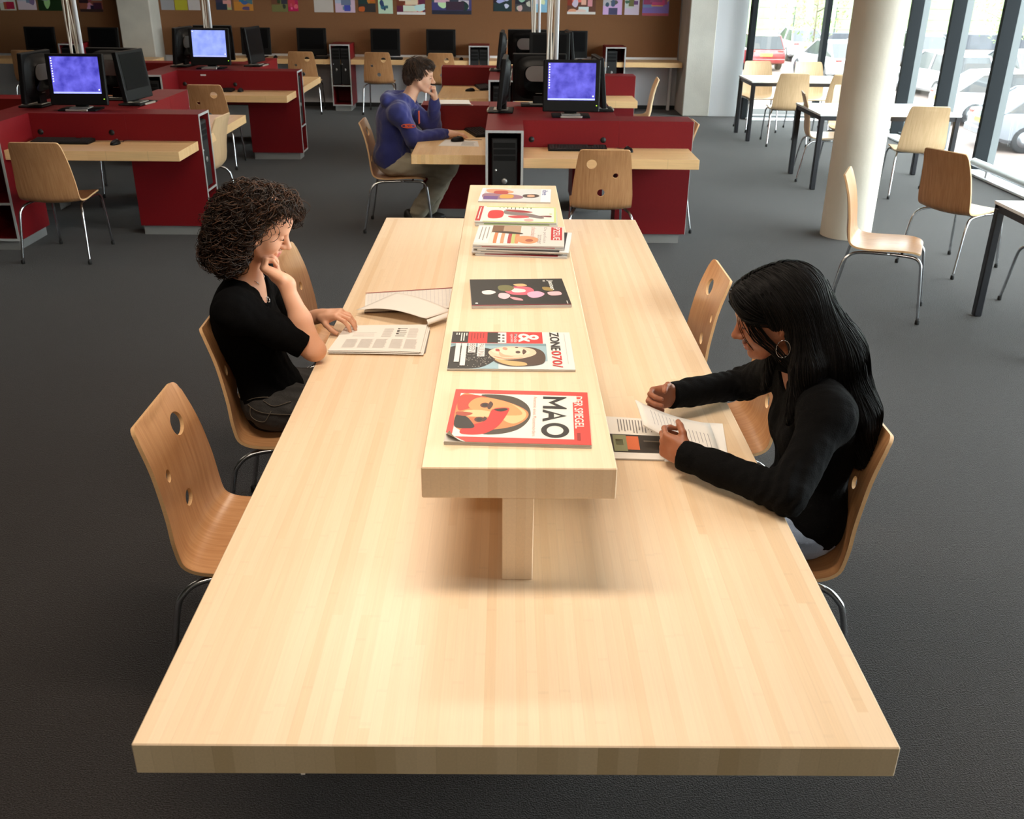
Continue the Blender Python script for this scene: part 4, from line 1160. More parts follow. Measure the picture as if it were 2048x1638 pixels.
# ring pad with a folded-over white sheet
pad = thing('writing_pad', 'open writing pad with grid paper, a white sheet folded over it', 'notepad', (0, 0, 0))
c1 = [(-.60, 3.70, .752), (-.235, 3.74, .758), (-.255, 4.02, .752), (-.628, 3.945, .748)]
sheet_grid(*[(c[0], c[1], c[2] - .009) for c in c1], 3, 3, thick=.002).build('back_board', ink((90, 60, 52)), pad)
for i in range(3): sheet_grid(*[(c[0] + .003 * i, c[1] - .002 * i, c[2] - .006 + .0025 * i) for c in c1], 4, 4).build('page', 'paper', pad)
sg = SheetPrint([(c[0], c[1], c[2] + .0005) for c in c1])
for k in range(22): sg.rect(.03 + k * .044, .034 + k * .044, .05, .95, (206, 204, 206))
for k in range(14): sg.rect(.03, .97, .06 + k * .065, .066 + k * .065, (206, 204, 206))
sg.rect(0, 1, .962, 1, (150, 70, 78)); sg.mb.build('grid_print', sg.mats, pad)
fold = lambda u, v: .012 + .020 * math.sin(PI * min(1, u * 1.05)) * (1 - .5 * v) + .012 * (1 - v) * u
sheet_grid((-.632, 3.683, .748), (-.335, 3.545, .752), (-.24, 3.66, .758), (-.49, 3.90, .754), 14, 10, fold).build('folded_sheet', 'paper', pad, True)
cv = MB(); V = []
for i in range(9):
    a = PI * i / 8
    for (x, y) in ((-.335, 3.545), (-.238, 3.655)):
        V.append((x + .012 * math.sin(a) * .6, y - .03 * math.sin(a) + .002, .770 - .009 * (1 - math.cos(a))))
cv.add(V, [(2 * i, 2 * i + 1, 2 * i + 3, 2 * i + 2) for i in range(8)]); cv.build('sheet_curl', 'paper', pad, True)

# magazine and papers of the dark-haired reader
om = thing('open_magazine', 'open magazine with text and an orange and black picture under the held sheets', 'magazine', (0, 0, 0))
c2 = [(.262, 2.44, .7425), (.612, 2.425, .7425), (.645, 2.675, .7425), (.268, 2.725, .7425)]
for i in range(3): sheet_grid(*[(c[0] + .002 * i, c[1], c[2] + .0018 * i) for c in c2], 4, 4).build('page', 'paper', om)
sp = SheetPrint([(c[0], c[1], c[2] + .0042) for c in c2])
sp.text_block(.16, .46, .64, .94, 11, (120, 116, 114), along='v', seed=3, fill=.3) if False else sp.text_block(.14, .48, .60, .94, 14, (120, 116, 114), along='v', seed=3, fill=.35)
sp.mb.build('text_print', sp.mats, om); sp = SheetPrint([(c[0], c[1], c[2] + .0042) for c in c2])
sp.rect(.06, .62, .14, .56, (52, 46, 42)); sp.lift += .0003; sp.rect(.09, .20, .16, .54, (132, 134, 100)); sp.rect(.20, .30, .20, .52, (206, 104, 62)); sp.rect(.11, .17, .30, .44, (206, 120, 70)); sp.rect(.34, .56, .40, .43, (120, 112, 100)); sp.mb.build('picture_print', sp.mats, om)
lo = thing('loose_sheet', 'loose printed sheet beneath the hands of the dark-haired reader', 'paper', (0, 0, 0))
sheet_grid((.43, 2.415, .7495), (.615, 2.405, .7495), (.632, 2.655, .7495), (.45, 2.66, .7495), 3, 3).build('sheet', 'paper', lo)
hs = thing('held_papers', 'stapled white sheets held up by the dark-haired reader', 'paper', (0, 0, 0))
hb = lambda u, v: -.012 * math.sin(PI * u) + .004 * math.sin(PI * v)
ch_ = [(.375, 2.498, .825), (.589, 2.418, .765), (.597, 2.624, .770), (.366, 2.632, .845)]
for i in range(3): sheet_grid(*[(c[0], c[1], c[2] - .0022 * i) for c in ch_], 10, 6, hb).build('sheet', 'paper', hs, True)
sp = SheetPrint(ch_, hb, .0004)
sp.text_block(.16, .62, .18, .82, 9, (170, 166, 168), along='v', seed=12, fill=.13); sp.mb.build('text_print', sp.mats, hs); sp = SheetPrint(ch_, hb, .0004)
sp.text_block(.64, .94, .15, .6, 6, (150, 146, 150), along='v', seed=14, fill=.16)
sp.mb.build('text_print', sp.mats, hs)
# papers on the right island
pp = thing('paper_stack', 'white papers with a red edge lying on the red partition beside the hoodie wearer', 'paper', (0, 0, 0))
for i in range(4): sheet_grid((-.62 + .01 * i, 8.41 - .004 * i, ZT + .002 + .004 * i), (-.31 - .008 * i, 8.42, ZT + .002 + .004 * i), (-.37 + .004 * i, 8.68, ZT + .002 + .004 * i), (-.61, 8.67, ZT + .002 + .004 * i), 3, 3).build('sheet', ['paper', ink((214, 60, 40)), 'paper', 'paper'][i], pp)
lf = thing('leaflet', 'printed sheet under the mouse on the desk of the hoodie wearer', 'paper', (0, 0, 0))
cl = [(-.56, 7.62, ZD + .001), (-.24, 7.60, ZD + .001), (-.26, 7.86, ZD + .001), (-.52, 7.92, ZD + .001)]
sheet_grid(*cl, 2, 2).build('sheet', 'paper', lf)
sp = SheetPrint(cl); sp.text_block(.55, .92, .1, .8, 8, (150, 146, 140), seed=5); sp.mb.build('text_print', sp.mats, lf)
lb = MB().cbox(-.03, .03, -.002, 0, -.008, .008, .001).build('name_label', 'white_paint'); lb.location = (-3.37, 11.118, .91)
tag(lb, 'small white label stuck on the red partition below the pale blue screen', 'label')

# ---------------------------------------------------------------- posters on the pinboard
POST = [(-7.7, -7.45, 1.35, (226, 220, 216), [(206, 60, 50)], 'white poster with red figures at the far left'), (-7.43, -7.14, 1.36, (220, 220, 226), [(90, 110, 160)], 'white poster with blue print, second from the left'), (-7.12, -6.72, 1.35, (40, 40, 40), [(190, 186, 176)], 'dark poster with a pale square, left of the first cable pole'), (-6.5, -6.14, 1.34, (170, 96, 92), [(214, 196, 190), (60, 40, 40)], 'reddish photo poster left of the concrete pillar'),
        (-5.27, -5.06, 1.38, (150, 150, 156), [], 'plain grey poster right of the concrete pillar'), (-5.06, -4.86, 1.38, (176, 170, 50), [], 'olive yellow poster right of the grey one'), (-4.86, -4.67, 1.38, (196, 190, 190), [], 'pale pinkish poster right of the yellow one'), (-4.44, -4.19, 1.39, (40, 44, 50), [(190, 170, 150)], 'dark poster behind the second cable pole'), (-4.17, -3.87, 1.38, (176, 112, 70), [(52, 80, 136)], 'orange and blue poster right of the second cable pole'),
        (-3.6, -3.35, 1.37, (92, 92, 60), [(60, 66, 40)], 'green landscape poster left of the magenta one'), (-3.35, -3.19, 1.38, (160, 30, 84), [(200, 90, 130)], 'narrow magenta poster right of the green landscape'), (-2.96, -2.66, 1.37, (196, 188, 182), [], 'plain off-white poster above the counter cabinet'), (-2.64, -2.33, 1.37, (190, 198, 206), [(80, 110, 160)], 'pale poster with a blue oval'), (-2.29, -2.02, 1.38, (34, 32, 32), [(206, 100, 50)], 'black poster with an orange streak'), (-1.99, -1.76, 1.36, (206, 206, 210), [(70, 86, 130)], 'white framed poster with a blue photo'),
        (-1.71, -1.27, 1.35, (90, 50, 52), [(216, 120, 90), (226, 222, 220)], 'wide poster with pink and orange shapes above the hoodie wearer'), (-1.18, -.57, 1.36, (70, 84, 116), [(196, 200, 206), (30, 36, 56)], 'widest poster, a blue seascape'), (-.25, .04, 1.41, (30, 32, 40), [(176, 190, 216)], 'dark poster with a pale blue note'), (.08, .34, 1.41, (46, 48, 52), [(180, 180, 180)], 'dark photo poster left of the right cable poles'), (.34, .61, 1.40, (150, 180, 206), [(226, 226, 226)], 'light blue poster behind the right cable poles'),
        (.87, 1.31, 1.38, (120, 40, 30), [(226, 150, 130), (226, 222, 218)], 'wide red food poster with a white foot'), (1.41, 1.71, 1.38, (196, 196, 206), [(60, 66, 90)], 'pale poster with a standing figure'), (1.74, 1.97, 1.38, (206, 206, 204), [(90, 92, 90)], 'white text poster third from the right end'), (2.01, 2.42, 1.37, (110, 110, 176), [(206, 190, 120), (180, 70, 90)], 'colourful violet poster at the right end of the pinboard')]
for i, (x0, x1, z0, base, extra, lab) in enumerate(POST):
    w = x1 - x0 - .01; h = min(.6, w * 1.42) if w < .4 else w * .95
    t = thing('poster', lab, 'poster', ((x0 + x1) / 2, YB - .033, z0 + h / 2), 0, 'posters on the cork pinboard'); t.rotation_euler = (PI / 2, 0, 0)
    MB().box(-w / 2, w / 2, -h / 2, h / 2, 0, .001).build('sheet', ink(base, .35), t)
    if extra:
        p = Print(w, h, .0016); r = random.Random(i * 7 + 1)
        def near(c, d=34): return tuple(max(10, min(235, x + r.randint(-d, d))) for x in c)
        p.rect(0, 1, .0, .5 + .3 * r.random(), near(base, 22)); p.rect(0, .3 + .4 * r.random(), .3, .75, near(base, 26))
        for k, c in enumerate(extra):
            for q in range(4):
                cu, cv_ = r.uniform(.15, .85), r.uniform(.08, .62); w_, h_ = r.uniform(.08, .26), r.uniform(.05, .16)
                if r.random() < .5: p.rect(max(0, cu - w_), min(1, cu + w_), max(0, cv_ - h_), min(.78, cv_ + h_), near(c))
                else: p.blob([(max(.02, min(.98, cu + w_ * (.7 + .5 * r.random()) * math.cos(t))), max(.02, min(.8, cv_ + h_ * (.7 + .6 * r.random()) * math.sin(t)))) for t in [i_ * PI / 3.5 for i_ in range(7)]], near(c))
            if k: p.rect(.0, 1, .0, .07 + .03 * r.random(), c)
        p.lines(.1, .9, .8, .95, 3, (230, 228, 224), .35, i); p.build('printed_picture', t)
# ================================================================ implicit-surface modelling for people
def nrm(v):
    v = np.asarray(v, float); return v / np.linalg.norm(v)
class Prim:
    __slots__ = ('fn', 'k', 'op', 'lo')
    def __init__(self, fn, k, op='u'):
        self.fn, self.k, self.op = fn, k, op
def cone(a, b, ra, rb, k=.012, op='u'):
    a = np.asarray(a, float); b = np.asarray(b, float); ba = b - a; L2 = max(ba @ ba, 1e-12)
    def fn(P):
        pa = P - a; h = np.clip(pa @ ba / L2, 0, 1); d = pa - h[:, None] * ba
        return np.sqrt(np.einsum('ij,ij->i', d, d)) - (ra + h * (rb - ra))
    return Prim(fn, k, op)
def ell(c, r, M=None, k=.012, op='u'):
    c = np.asarray(c, float); r = np.asarray(r, float); M = np.eye(3) if M is None else np.asarray(M, float)
    def fn(P):
        q = (P - c) @ M           # columns of M are the local axes
        k0 = np.sqrt(((q / r) ** 2).sum(1)); k1 = np.sqrt(((q / (r * r)) ** 2).sum(1)) + 1e-9
        return k0 * (k0 - 1) / k1
    return Prim(fn, k, op)
def plane(p, n, k=.004, op='i'):
    """keeps the side the normal points away from"""
    p = np.asarray(p, float); n = nrm(n)
    return Prim(lambda P: (P - p) @ n, k, op)
def rbox(c, h, M=None, r=.01, k=.01, op='u'):
    c = np.asarray(c, float); h = np.asarray(h, float); M = np.eye(3) if M is None else np.asarray(M, float)
    def fn(P):
        q = np.abs((P - c) @ M) - (h - r)
        return np.sqrt((np.maximum(q, 0) ** 2).sum(1)) + np.minimum(q.max(1), 0) - r
    return Prim(fn, k, op)
def combine(prims, P):
    d = None
    for p in prims:
        x = p.fn(P)
        if d is None:
            d = x if p.op == 'u' else np.full(len(P), 1.0); 
            if p.op == 'u': continue
        k = p.k
        if p.op == 'u':
            h = np.maximum(k - np.abs(d - x), 0) / k; d = np.minimum(d, x) - h * h * k * .25
        elif p.op == 's':
            h = np.maximum(k - np.abs(d + x), 0) / k; d = np.maximum(d, -x) + h * h * k * .25
        else:
            h = np.maximum(k - np.abs(d - x), 0) / k; d = np.maximum(d, x) + h * h * k * .25
    return d
def sdf_mesh(prims, h, disp=None, extra=0.0, blk=16, lo=None, hi=None):
    """surface-nets mesh of the blended primitives; disp(P, d) may displace the field"""
    if lo is None:
        # bounds from sampling: union prims only
        raise ValueError
    lo = np.asarray(lo, float); hi = np.asarray(hi, float)
    nb = np.ceil((hi - lo) / (h * blk)).astype(int)
    N = nb * blk + 1
    V = np.full(N, 1.0, np.float32)
    ii = np.stack(np.meshgrid(*[np.arange(n) for n in nb], indexing='ij'), -1).reshape(-1, 3)
    cen = lo + (ii + .5) * blk * h
    diag = blk * h * .87 + extra + .004
    D = np.stack([p.fn(cen) for p in prims], 1)
    isU = np.array([p.op == 'u' for p in prims]); ks = np.array([p.k for p in prims])
    tot = combine(prims, cen)
    g = np.stack(np.meshgrid(*[np.arange(blk + 1)] * 3, indexing='ij'), -1).reshape(-1, 3) * h
    for b in range(len(ii)):
        x, y, z = ii[b] * blk
        if tot[b] > diag + .02:
            continue
        if tot[b] < -(diag + .02):
            V[x:x + blk + 1, y:y + blk + 1, z:z + blk + 1] = -1; continue
        act = [p for j, p in enumerate(prims) if (p.op == 'u' and D[b, j] < diag + ks[j] + max(0, tot[b])) or (p.op == 's' and D[b, j] < diag + ks[j]) or p.op == 'i']
        if not any(p.op == 'u' for p in act): continue
        P = lo + ii[b] * blk * h + g
        d = combine(act, P)
        if disp is not None: d = disp(P, d)
        V[x:x + blk + 1, y:y + blk + 1, z:z + blk + 1] = d.reshape(blk + 1, blk + 1, blk + 1)
    # surface nets
    S = V < 0
    A = S[:-1, :-1, :-1]
    cnt = np.zeros(A.shape, np.int8)
    offs = [(i, j, k) for i in (0, 1) for j in (0, 1) for k in (0, 1)]
    for (i, j, k) in offs:
        cnt += S[i:S.shape[0] - 1 + i, j:S.shape[1] - 1 + j, k:S.shape[2] - 1 + k]
    cells = np.argwhere((cnt > 0) & (cnt < 8))
    idx = np.full(A.shape, -1, np.int32); idx[tuple(cells.T)] = np.arange(len(cells))
    cv = {o: V[tuple((cells + o).T)].astype(float) for o in offs}
    acc = np.zeros((len(cells), 3)); n = np.zeros(len(cells))
    for a in offs:
        for ax in range(3):
            if a[ax] == 0:
                bo = list(a); bo[ax] = 1; bo = tuple(bo)
                va, vb = cv[a], cv[bo]; m = (va < 0) != (vb < 0)
                t = np.where(m, va / np.where(m, va - vb, 1), 0)
                p = np.tile(np.array(a, float), (len(cells), 1)); p[:, ax] = t
                acc += p * m[:, None]; n += m
    pts = lo + (cells + acc / n[:, None]) * h
    quads = []
    for ax in range(3):
        o1, o2 = [(1, 2), (2, 0), (0, 1)][ax]
        sl0 = [slice(1, -1)] * 3; sl1 = [slice(1, -1)] * 3
        sl0[ax] = slice(0, -1); sl1[ax] = slice(1, None)
        s0 = S[tuple(sl0)]; s1 = S[tuple(sl1)]
        e = np.argwhere(s0 != s1)
        if not len(e): continue
        off = np.ones(3, int); off[ax] = 0
        e = e + off
        inside = S[tuple(e.T)]
        d1 = np.zeros(3, int); d1[o1] = 1; d2 = np.zeros(3, int); d2[o2] = 1
        q = np.stack([idx[tuple((e - d1 - d2).T)], idx[tuple((e - d2).T)], idx[tuple(e.T)], idx[tuple((e - d1).T)]], 1)
        q[~inside] = q[~inside][:, ::-1]
        quads.append(q)
    Q = np.concatenate(quads); Q = Q[(Q >= 0).all(1)]
    return pts, Q
def relax(pts, Q, it=2, f=.5):
    n = len(pts); pts = pts.copy()
    e = np.concatenate([Q[:, [0, 1]], Q[:, [1, 2]], Q[:, [2, 3]], Q[:, [3, 0]]]); e = np.concatenate([e, e[:, ::-1]])
    deg = np.bincount(e[:, 0], minlength=n).astype(float); deg[deg == 0] = 1
    for _ in range(it):
        s = np.zeros_like(pts)
        for a in range(3): s[:, a] = np.bincount(e[:, 0], weights=pts[e[:, 1], a], minlength=n)
        pts += f * (s / deg[:, None] - pts)
    return pts
def np_mesh(name, pts, Q, mats, parent=None, mi=None, smooth=True):
    me = bpy.data.meshes.new(name)
    me.vertices.add(len(pts)); me.vertices.foreach_set('co', np.ascontiguousarray(pts, np.float32).ravel())
    me.loops.add(Q.size); me.loops.foreach_set('vertex_index', np.ascontiguousarray(Q, np.int32).ravel())
    me.polygons.add(len(Q)); me.polygons.foreach_set('loop_start', np.arange(0, Q.size, Q.shape[1], dtype=np.int32))
    for m in mats: me.materials.append(MATS[m])
    if mi is not None: me.polygons.foreach_set('material_index', np.asarray(mi, np.int32))
    if smooth: me.polygons.foreach_set('use_smooth', np.ones(len(Q), bool))
    me.update(calc_edges=True); me.validate()
    o = bpy.data.objects.new(name, me); COL.objects.link(o)
    if parent is not None: o.parent = parent
    return o
def bounds(prims_pts, pad=.05):
    a = np.array(prims_pts, float); return a.min(0) - pad, a.max(0) + pad
_rs = np.random.RandomState(3); _W = _rs.randn(24, 3); _Wp = _rs.rand(24) * 6.28
def wob(P, scale, n=6, o=0):
    """cheap smooth pseudo-noise in -1..1"""
    s = 0
    for i in range(n):
        w = nrm(_W[(i + o) % 24]) * scale * (1 + .37 * i)
        s = s + np.sin(P @ w + _Wp[(i + o) % 24]) / (1 + .3 * i)
    return s / (n * .55)
# ---------------------------------------------------------------- body pieces
def frame(f, u):
    """columns forward, left, up"""
    f = nrm(f); u = np.asarray(u, float); u = nrm(u - f * (u @ f)); l = np.cross(u, f)
    return np.stack([f, l, u], 1)
def head_prims(o, M, s=1.0, nose=1.0, jaw=1.0):
    o = np.asarray(o, float)
    W = lambda p: o + M @ (np.asarray(p, float) * s)
    C = lambda a, b, ra, rb, k=.01, op='u': cone(W(a), W(b), ra * s, rb * s, k * s, op)
    E = lambda c, r, k=.01, op='u': ell(W(c), np.asarray(r) * s, M, k * s, op)
    L = [E((-.018, 0, .038), (.097, .074, .082), .01), E((.022, 0, -.02), (.066, .062, .088), .03), E((.046, 0, .045), (.05, .056, .05), .03)]
    for y in (-1, 1):
        L += [C((-.005, y * .052, -.045), (.055, y * .022, -.097), .022, .020, .025), E((.056, y * .036, -.036), (.028, .026, .030), .025)]
    L += [E((.073, 0, -.100), (.017 * jaw, .022, .016), .016), C((.078, -.03, .020), (.078, .03, .020), .013, .013, .018)]
    for y in (-1, 1): L.append(E((.094, y * .031, -.001), (.016, .019, .012), .012, 's'))
    L += [C((.084, 0, .012), (.104 + .004 * nose, 0, -.030), .0085, .0115, .012), E((.107 + .005 * nose, 0, -.035), (.0125, .0125, .0105), .008)]
    for y in (-1, 1):
        L += [E((.098, y * .0125, -.039), (.0105, .0085, .0085), .006), E((.0745, y * .031, -.001), (.0150, .0160, .0125), .004)]
    L += [C((.0845, -.020, -.0665), (.0845, .020, -.0665), .0065, .0065, .010), C((.0915, -.009, -.0645), (.0915, .009, -.0645), .0062, .0062, .008),
          C((.083, -.015, -.0775), (.083, .015, -.0775), .007, .007, .008), C((.0885, -.006, -.0775), (.0885, .006, -.0775), .0068, .0068, .006),
          C((.098, -.021, -.0710), (.098, .021, -.0710), .0022, .0022, .004, 's')]
    for y in (-1, 1):
        L += [E((-.012, y * .076, -.006), (.017, .008, .031), .006), E((-.010, y * .082, -.004), (.009, .006, .018), .006, 's'), E((-.004, y * .073, -.032), (.008, .006, .009), .006)]
    return L, W
def hand_prims(wr, d, n, s, curls, spread=(.10, .03, -.04, -.12), thumb=None, sc=1.0, tips=None):
    """wr wrist, d finger direction, n palm-side normal, s towards the thumb; curls: 4 x 3 joint bends (rad)"""
    wr = np.asarray(wr, float); d = nrm(d); n = np.asarray(n, float); n = nrm(n - d * (n @ d)); s0 = np.cross(n, d); s = s0 if s0 @ np.asarray(s, float) > 0 else -s0
    L = []; T = []
    M = np.stack([d, s, n], 1)
    L.append(rbox(wr + d * .046 * sc, np.array([.046, .038, .0135]) * sc, M, .0125 * sc, .012))
    L.append(cone(wr - d * .02 * sc, wr + d * .03 * sc, .024 * sc, .024 * sc, .02))
    L.append(ell(wr + d * .034 * sc + s * .026 * sc + n * .006, np.array([.034, .017, .016]) * sc, M, .014))
    L.append(ell(wr + d * .040 * sc - s * .024 * sc + n * .006, np.array([.036, .014, .014]) * sc, M, .014))
    lens = [(.042, .026, .021), (.047, .029, .022), (.043, .027, .021), (.034, .021, .019)]; rad = [.0092, .0095, .009, .008]
    for i in range(4):
        base = wr + d * (.086, .090, .086, .078)[i] * sc + s * (.029, .0095, -.0105, -.029)[i] * sc
        a = 0; p = base; sp = spread[i]; r = rad[i] * sc
        L.append(cone(p - d * .03 * sc, p, r * 1.05, r * 1.08, .008))
        dd = nrm(d + s * sp)
        for q in range(3):
            a += curls[i][q]; dr = dd * math.cos(a) + n * math.sin(a); e = p + dr * lens[i][q] * sc
            L.append(cone(p, e, r * (1.04 - .08 * q), r * (.97 - .09 * q), .0045)); p = e
        T.append((p, dr))
    th = thumb or ((.55, .75, .25), (.75, .45, .35), (.85, .25, .35))
    p = wr + d * .018 * sc + s * .026 * sc + n * .004
    for q, (v, ln) in enumerate(zip(th, (.040, .034, .028))):
        dr = nrm(d * v[0] + s * v[1] + n * v[2]); e = p + dr * ln * sc
        L.append(cone(p, e, (.0140, .0112, .0104)[q] * sc, (.0112, .0106, .0085)[q] * sc, .010 if q == 0 else .005)); p = e
    T.append((p, dr))
    return L, T
# ================================================================ people
mat('skin_fair', (222, 168, 138), .5, sss=.12, noise=(9, .05, (1, 1, 1)))
mat('skin_pale', (226, 178, 150), .5, sss=.12)
mat('skin_brown', (150, 92, 64), .48, sss=.10, noise=(9, .06, (1, 1, 1)))
mat('lips_rose', (186, 104, 96), .42); mat('lips_brown', (140, 74, 60), .42)
mat('knit_black', (8, 8, 9), .95, spec=.08, bump=(420, .25)); mat('denim_black', (8, 8, 9), .9, spec=.1, bump=(260, .25))
mat('denim_seam', (84, 76, 66), .9); mat('denim_dark', (42, 40, 39), .85, noise=(30, .35, (1, 1, 1)), bump=(300, .3)); mat('denim_light', (150, 168, 196), .85, noise=(24, .12, (1, 1, 1)), bump=(300, .3))
mat('hoodie_blue', (46, 52, 118), .9, sheen=.3, bump=(300, .3), noise=(6, .12, (1, 1, 1))); mat('chino_grey', (172, 163, 142), .9, bump=(260, .3), noise=(5, .15, (1, 1, 1)))
mat('logo_orange', (206, 84, 50), .7); mat('shoe_black', (24, 23, 23), .5); mat('shoe_sole', (206, 200, 190), .6)
mat('hair_brown', (36, 24, 18), .5, spec=.3); mat('hair_brown_light', (70, 45, 30), .5, spec=.3); mat('hair_black', (9, 8, 8), .6, spec=.15); mat('hair_black_sheen', (20, 18, 19), .5, spec=.22); mat('hair_dark', (44, 31, 24), .5); mat('hair_dark_light', (84, 58, 40), .5)
mat('silver', (200, 200, 204), .2, metal=1.0); mat('nail', (226, 176, 160), .25); mat('eye_white', (226, 222, 216), .2); mat('iris', (60, 46, 36), .2); mat('lash', (24, 17, 14), .6)

def capcone(a, b, ra, rb, k=.01, op='u', rnd=.003):
    a = np.asarray(a, float); b = np.asarray(b, float); L = np.linalg.norm(b - a); u = (b - a) / L
    def fn(P):
        pa = P - a; t = pa @ u; d = pa - t[:, None] * u
        r = ra + (rb - ra) * np.clip(t / L, -.2, 1.2)
        q1 = np.sqrt((d * d).sum(1)) - r + rnd; q2 = np.abs(t - L / 2) - L / 2 + rnd
        return np.minimum(np.maximum(q1, q2), 0) + np.sqrt(np.maximum(q1, 0) ** 2 + np.maximum(q2, 0) ** 2) - rnd
    return Prim(fn, k, op)
def inflate(prims, t):
    return [Prim((lambda f: (lambda P: f(P) - t))(p.fn), p.k * 1.2, p.op) for p in prims]
def torso_prims(P, C, N, SL, SR, fwd, hip=.155, rib=.135, dep=1.0, bust=0.0):
    P, C, N, SL, SR = [np.asarray(x, float) for x in (P, C, N, SL, SR)]
    M = frame(fwd, C - P); f, l, u = M[:, 0], M[:, 1], M[:, 2]
    W = P * .5 + C * .5
    L = [ell(P, (.112 * dep, hip, .115), M, .03), ell(W, (.092 * dep, rib * .86, .13), M, .06), ell(C, (.104 * dep, rib, .155), M, .05)]
    Mc = (SL + SR) / 2
    L += [cone(C + u * .06 + l * .05, SL - u * .012, .07, .050, .04), cone(C + u * .06 - l * .05, SR - u * .012, .07, .050, .04), cone(SL - u * .008, SR - u * .008, .046, .046, .05)]
    L += [cone(N, SL, .042, .034, .04), cone(N, SR, .042, .034, .04)]
    if bust:
        for s in (-1, 1): L.append(ell(C + f * .072 + l * .062 * s - u * .02, np.array([.055, .06, .062]) * bust, M, .04))
    return L
def trace_strands(prims, P0, flow, steps, ds, off, seed=0):
    P = P0.copy(); out = []; G = []
    e = .002; E3 = np.eye(3) * e
    for s in range(steps):
        d = combine(prims, P)
        g = np.stack([combine(prims, P + E3[a]) - d for a in range(3)], 1); g /= np.linalg.norm(g, axis=1)[:, None] + 1e-9
        P = P - g * (d - off)[:, None]
        out.append(P.copy()); G.append(g)
        t = flow(P); t = t - g * (t * g).sum(1)[:, None]; t /= np.linalg.norm(t, axis=1)[:, None] + 1e-9
        P = P + t * ds[:, None] if isinstance(ds, np.ndarray) else P + t * ds
    return np.stack(out, 1), np.stack(G, 1)
def tubes_np(C, r, n=3):
    """C: (N,K,3) centre lines, r: (K,) radii -> points, quads"""
    Nn, K, _ = C.shape
    T = np.gradient(C, axis=1); T /= np.linalg.norm(T, axis=2)[..., None] + 1e-9
    ref = np.array([.31, .17, .93]); A = np.cross(T, ref); A /= np.linalg.norm(A, axis=2)[..., None] + 1e-9; B = np.cross(T, A)
    ang = 2 * PI * np.arange(n) / n
    V = C[:, :, None, :] + (A[:, :, None, :] * np.cos(ang)[None, None, :, None] + B[:, :, None, :] * np.sin(ang)[None, None, :, None]) * r[None, :, None, None]
    base = (np.arange(Nn)[:, None, None] * K + np.arange(K - 1)[None, :, None]) * n
    j = np.arange(n)[None, None, :]; j2 = (j + 1) % n
    Q = np.stack([base + j, base + j2, base + n + j2, base + n + j], -1).reshape(-1, 4)
    return V.reshape(-1, 3), Q
def face_bits(root, W, M, s, skin_lash='lash', brow='lash', open_eye=0.0):
    for y in (-1, 1):
        b = MB().tube([W((.086, y * .014, .019)), W((.089, y * .028, .0235)), W((.080, y * .045, .020))], [.0022 * s, .0028 * s, .0012 * s], 6); b.build('eyebrow', brow, root, True)
        e = MB().tube([W((.0845, y * .0175, -.0050)), W((.0915, y * .026, -.0068)), W((.0915, y * .034, -.0068)), W((.084, y * .0455, -.0045))], [.0008 * s, .0015 * s, .0016 * s, .0008 * s], 5); e.build('eyelashes', skin_lash, root, True)
def nails(root, tips, n):
    mb = MB()
    for (p, d) in tips:
        d = nrm(d); nn = np.asarray(n, float); nn = nrm(nn - d * (nn @ d)); s = np.cross(d, nn); c = p + nn * .0060 - d * .0015; vs = []
        for i in range(10):
            a = 2 * PI * i / 10; vs.append(tuple(c + d * .0062 * math.cos(a) + s * .0048 * math.sin(a) - nn * .0010 * (math.sin(a) ** 2)))
        mb.poly(vs)
    mb.build('fingernails', 'nail', root)
def shoe(root, heel, toe_dir, L=.26, sole='shoe_sole', up='shoe_black'):
    h = np.asarray(heel, float); d = nrm((toe_dir[0], toe_dir[1], 0)); M = frame(d, (0, 0, 1))
    tilt = toe_dir[2] if len(toe_dir) > 2 else 0
    Rm = M @ np.array([[math.cos(tilt), 0, math.sin(tilt)], [0, 1, 0], [-math.sin(tilt), 0, math.cos(tilt)]])
    G = lambda x, y, z: h + Rm @ np.array([x, y, z])
    pr = [ell(G(.06, 0, .045), (.07, .036, .045), Rm, .02), ell(G(.15, 0, .038), (.10, .042, .036), Rm, .03), ell(G(.02, 0, .07), (.035, .032, .05), Rm, .02), plane(G(0, 0, .012), -Rm[:, 2], .002)]
    lo, hi = bounds([G(-.06, -.08, -.03), G(.29, .08, .15), G(-.06, .08, -.03), G(.29, -.08, .15)], .02)
    p, q = sdf_mesh(pr, .005, lo=lo, hi=hi)
    o = np_mesh('shoe', p, q, [up], root)
    s = MB(); pts = []
    for i in range(24):
        a = 2 * PI * i / 24; x = .115 + .135 * math.cos(a); y = (.040 + .006 * math.cos(a - .6)) * math.sin(a)
        pts.append(tuple(G(x, y, 0)))
    s.prism(pts, tuple(Rm[:, 2] * .022)); s.build('sole', sole, o)

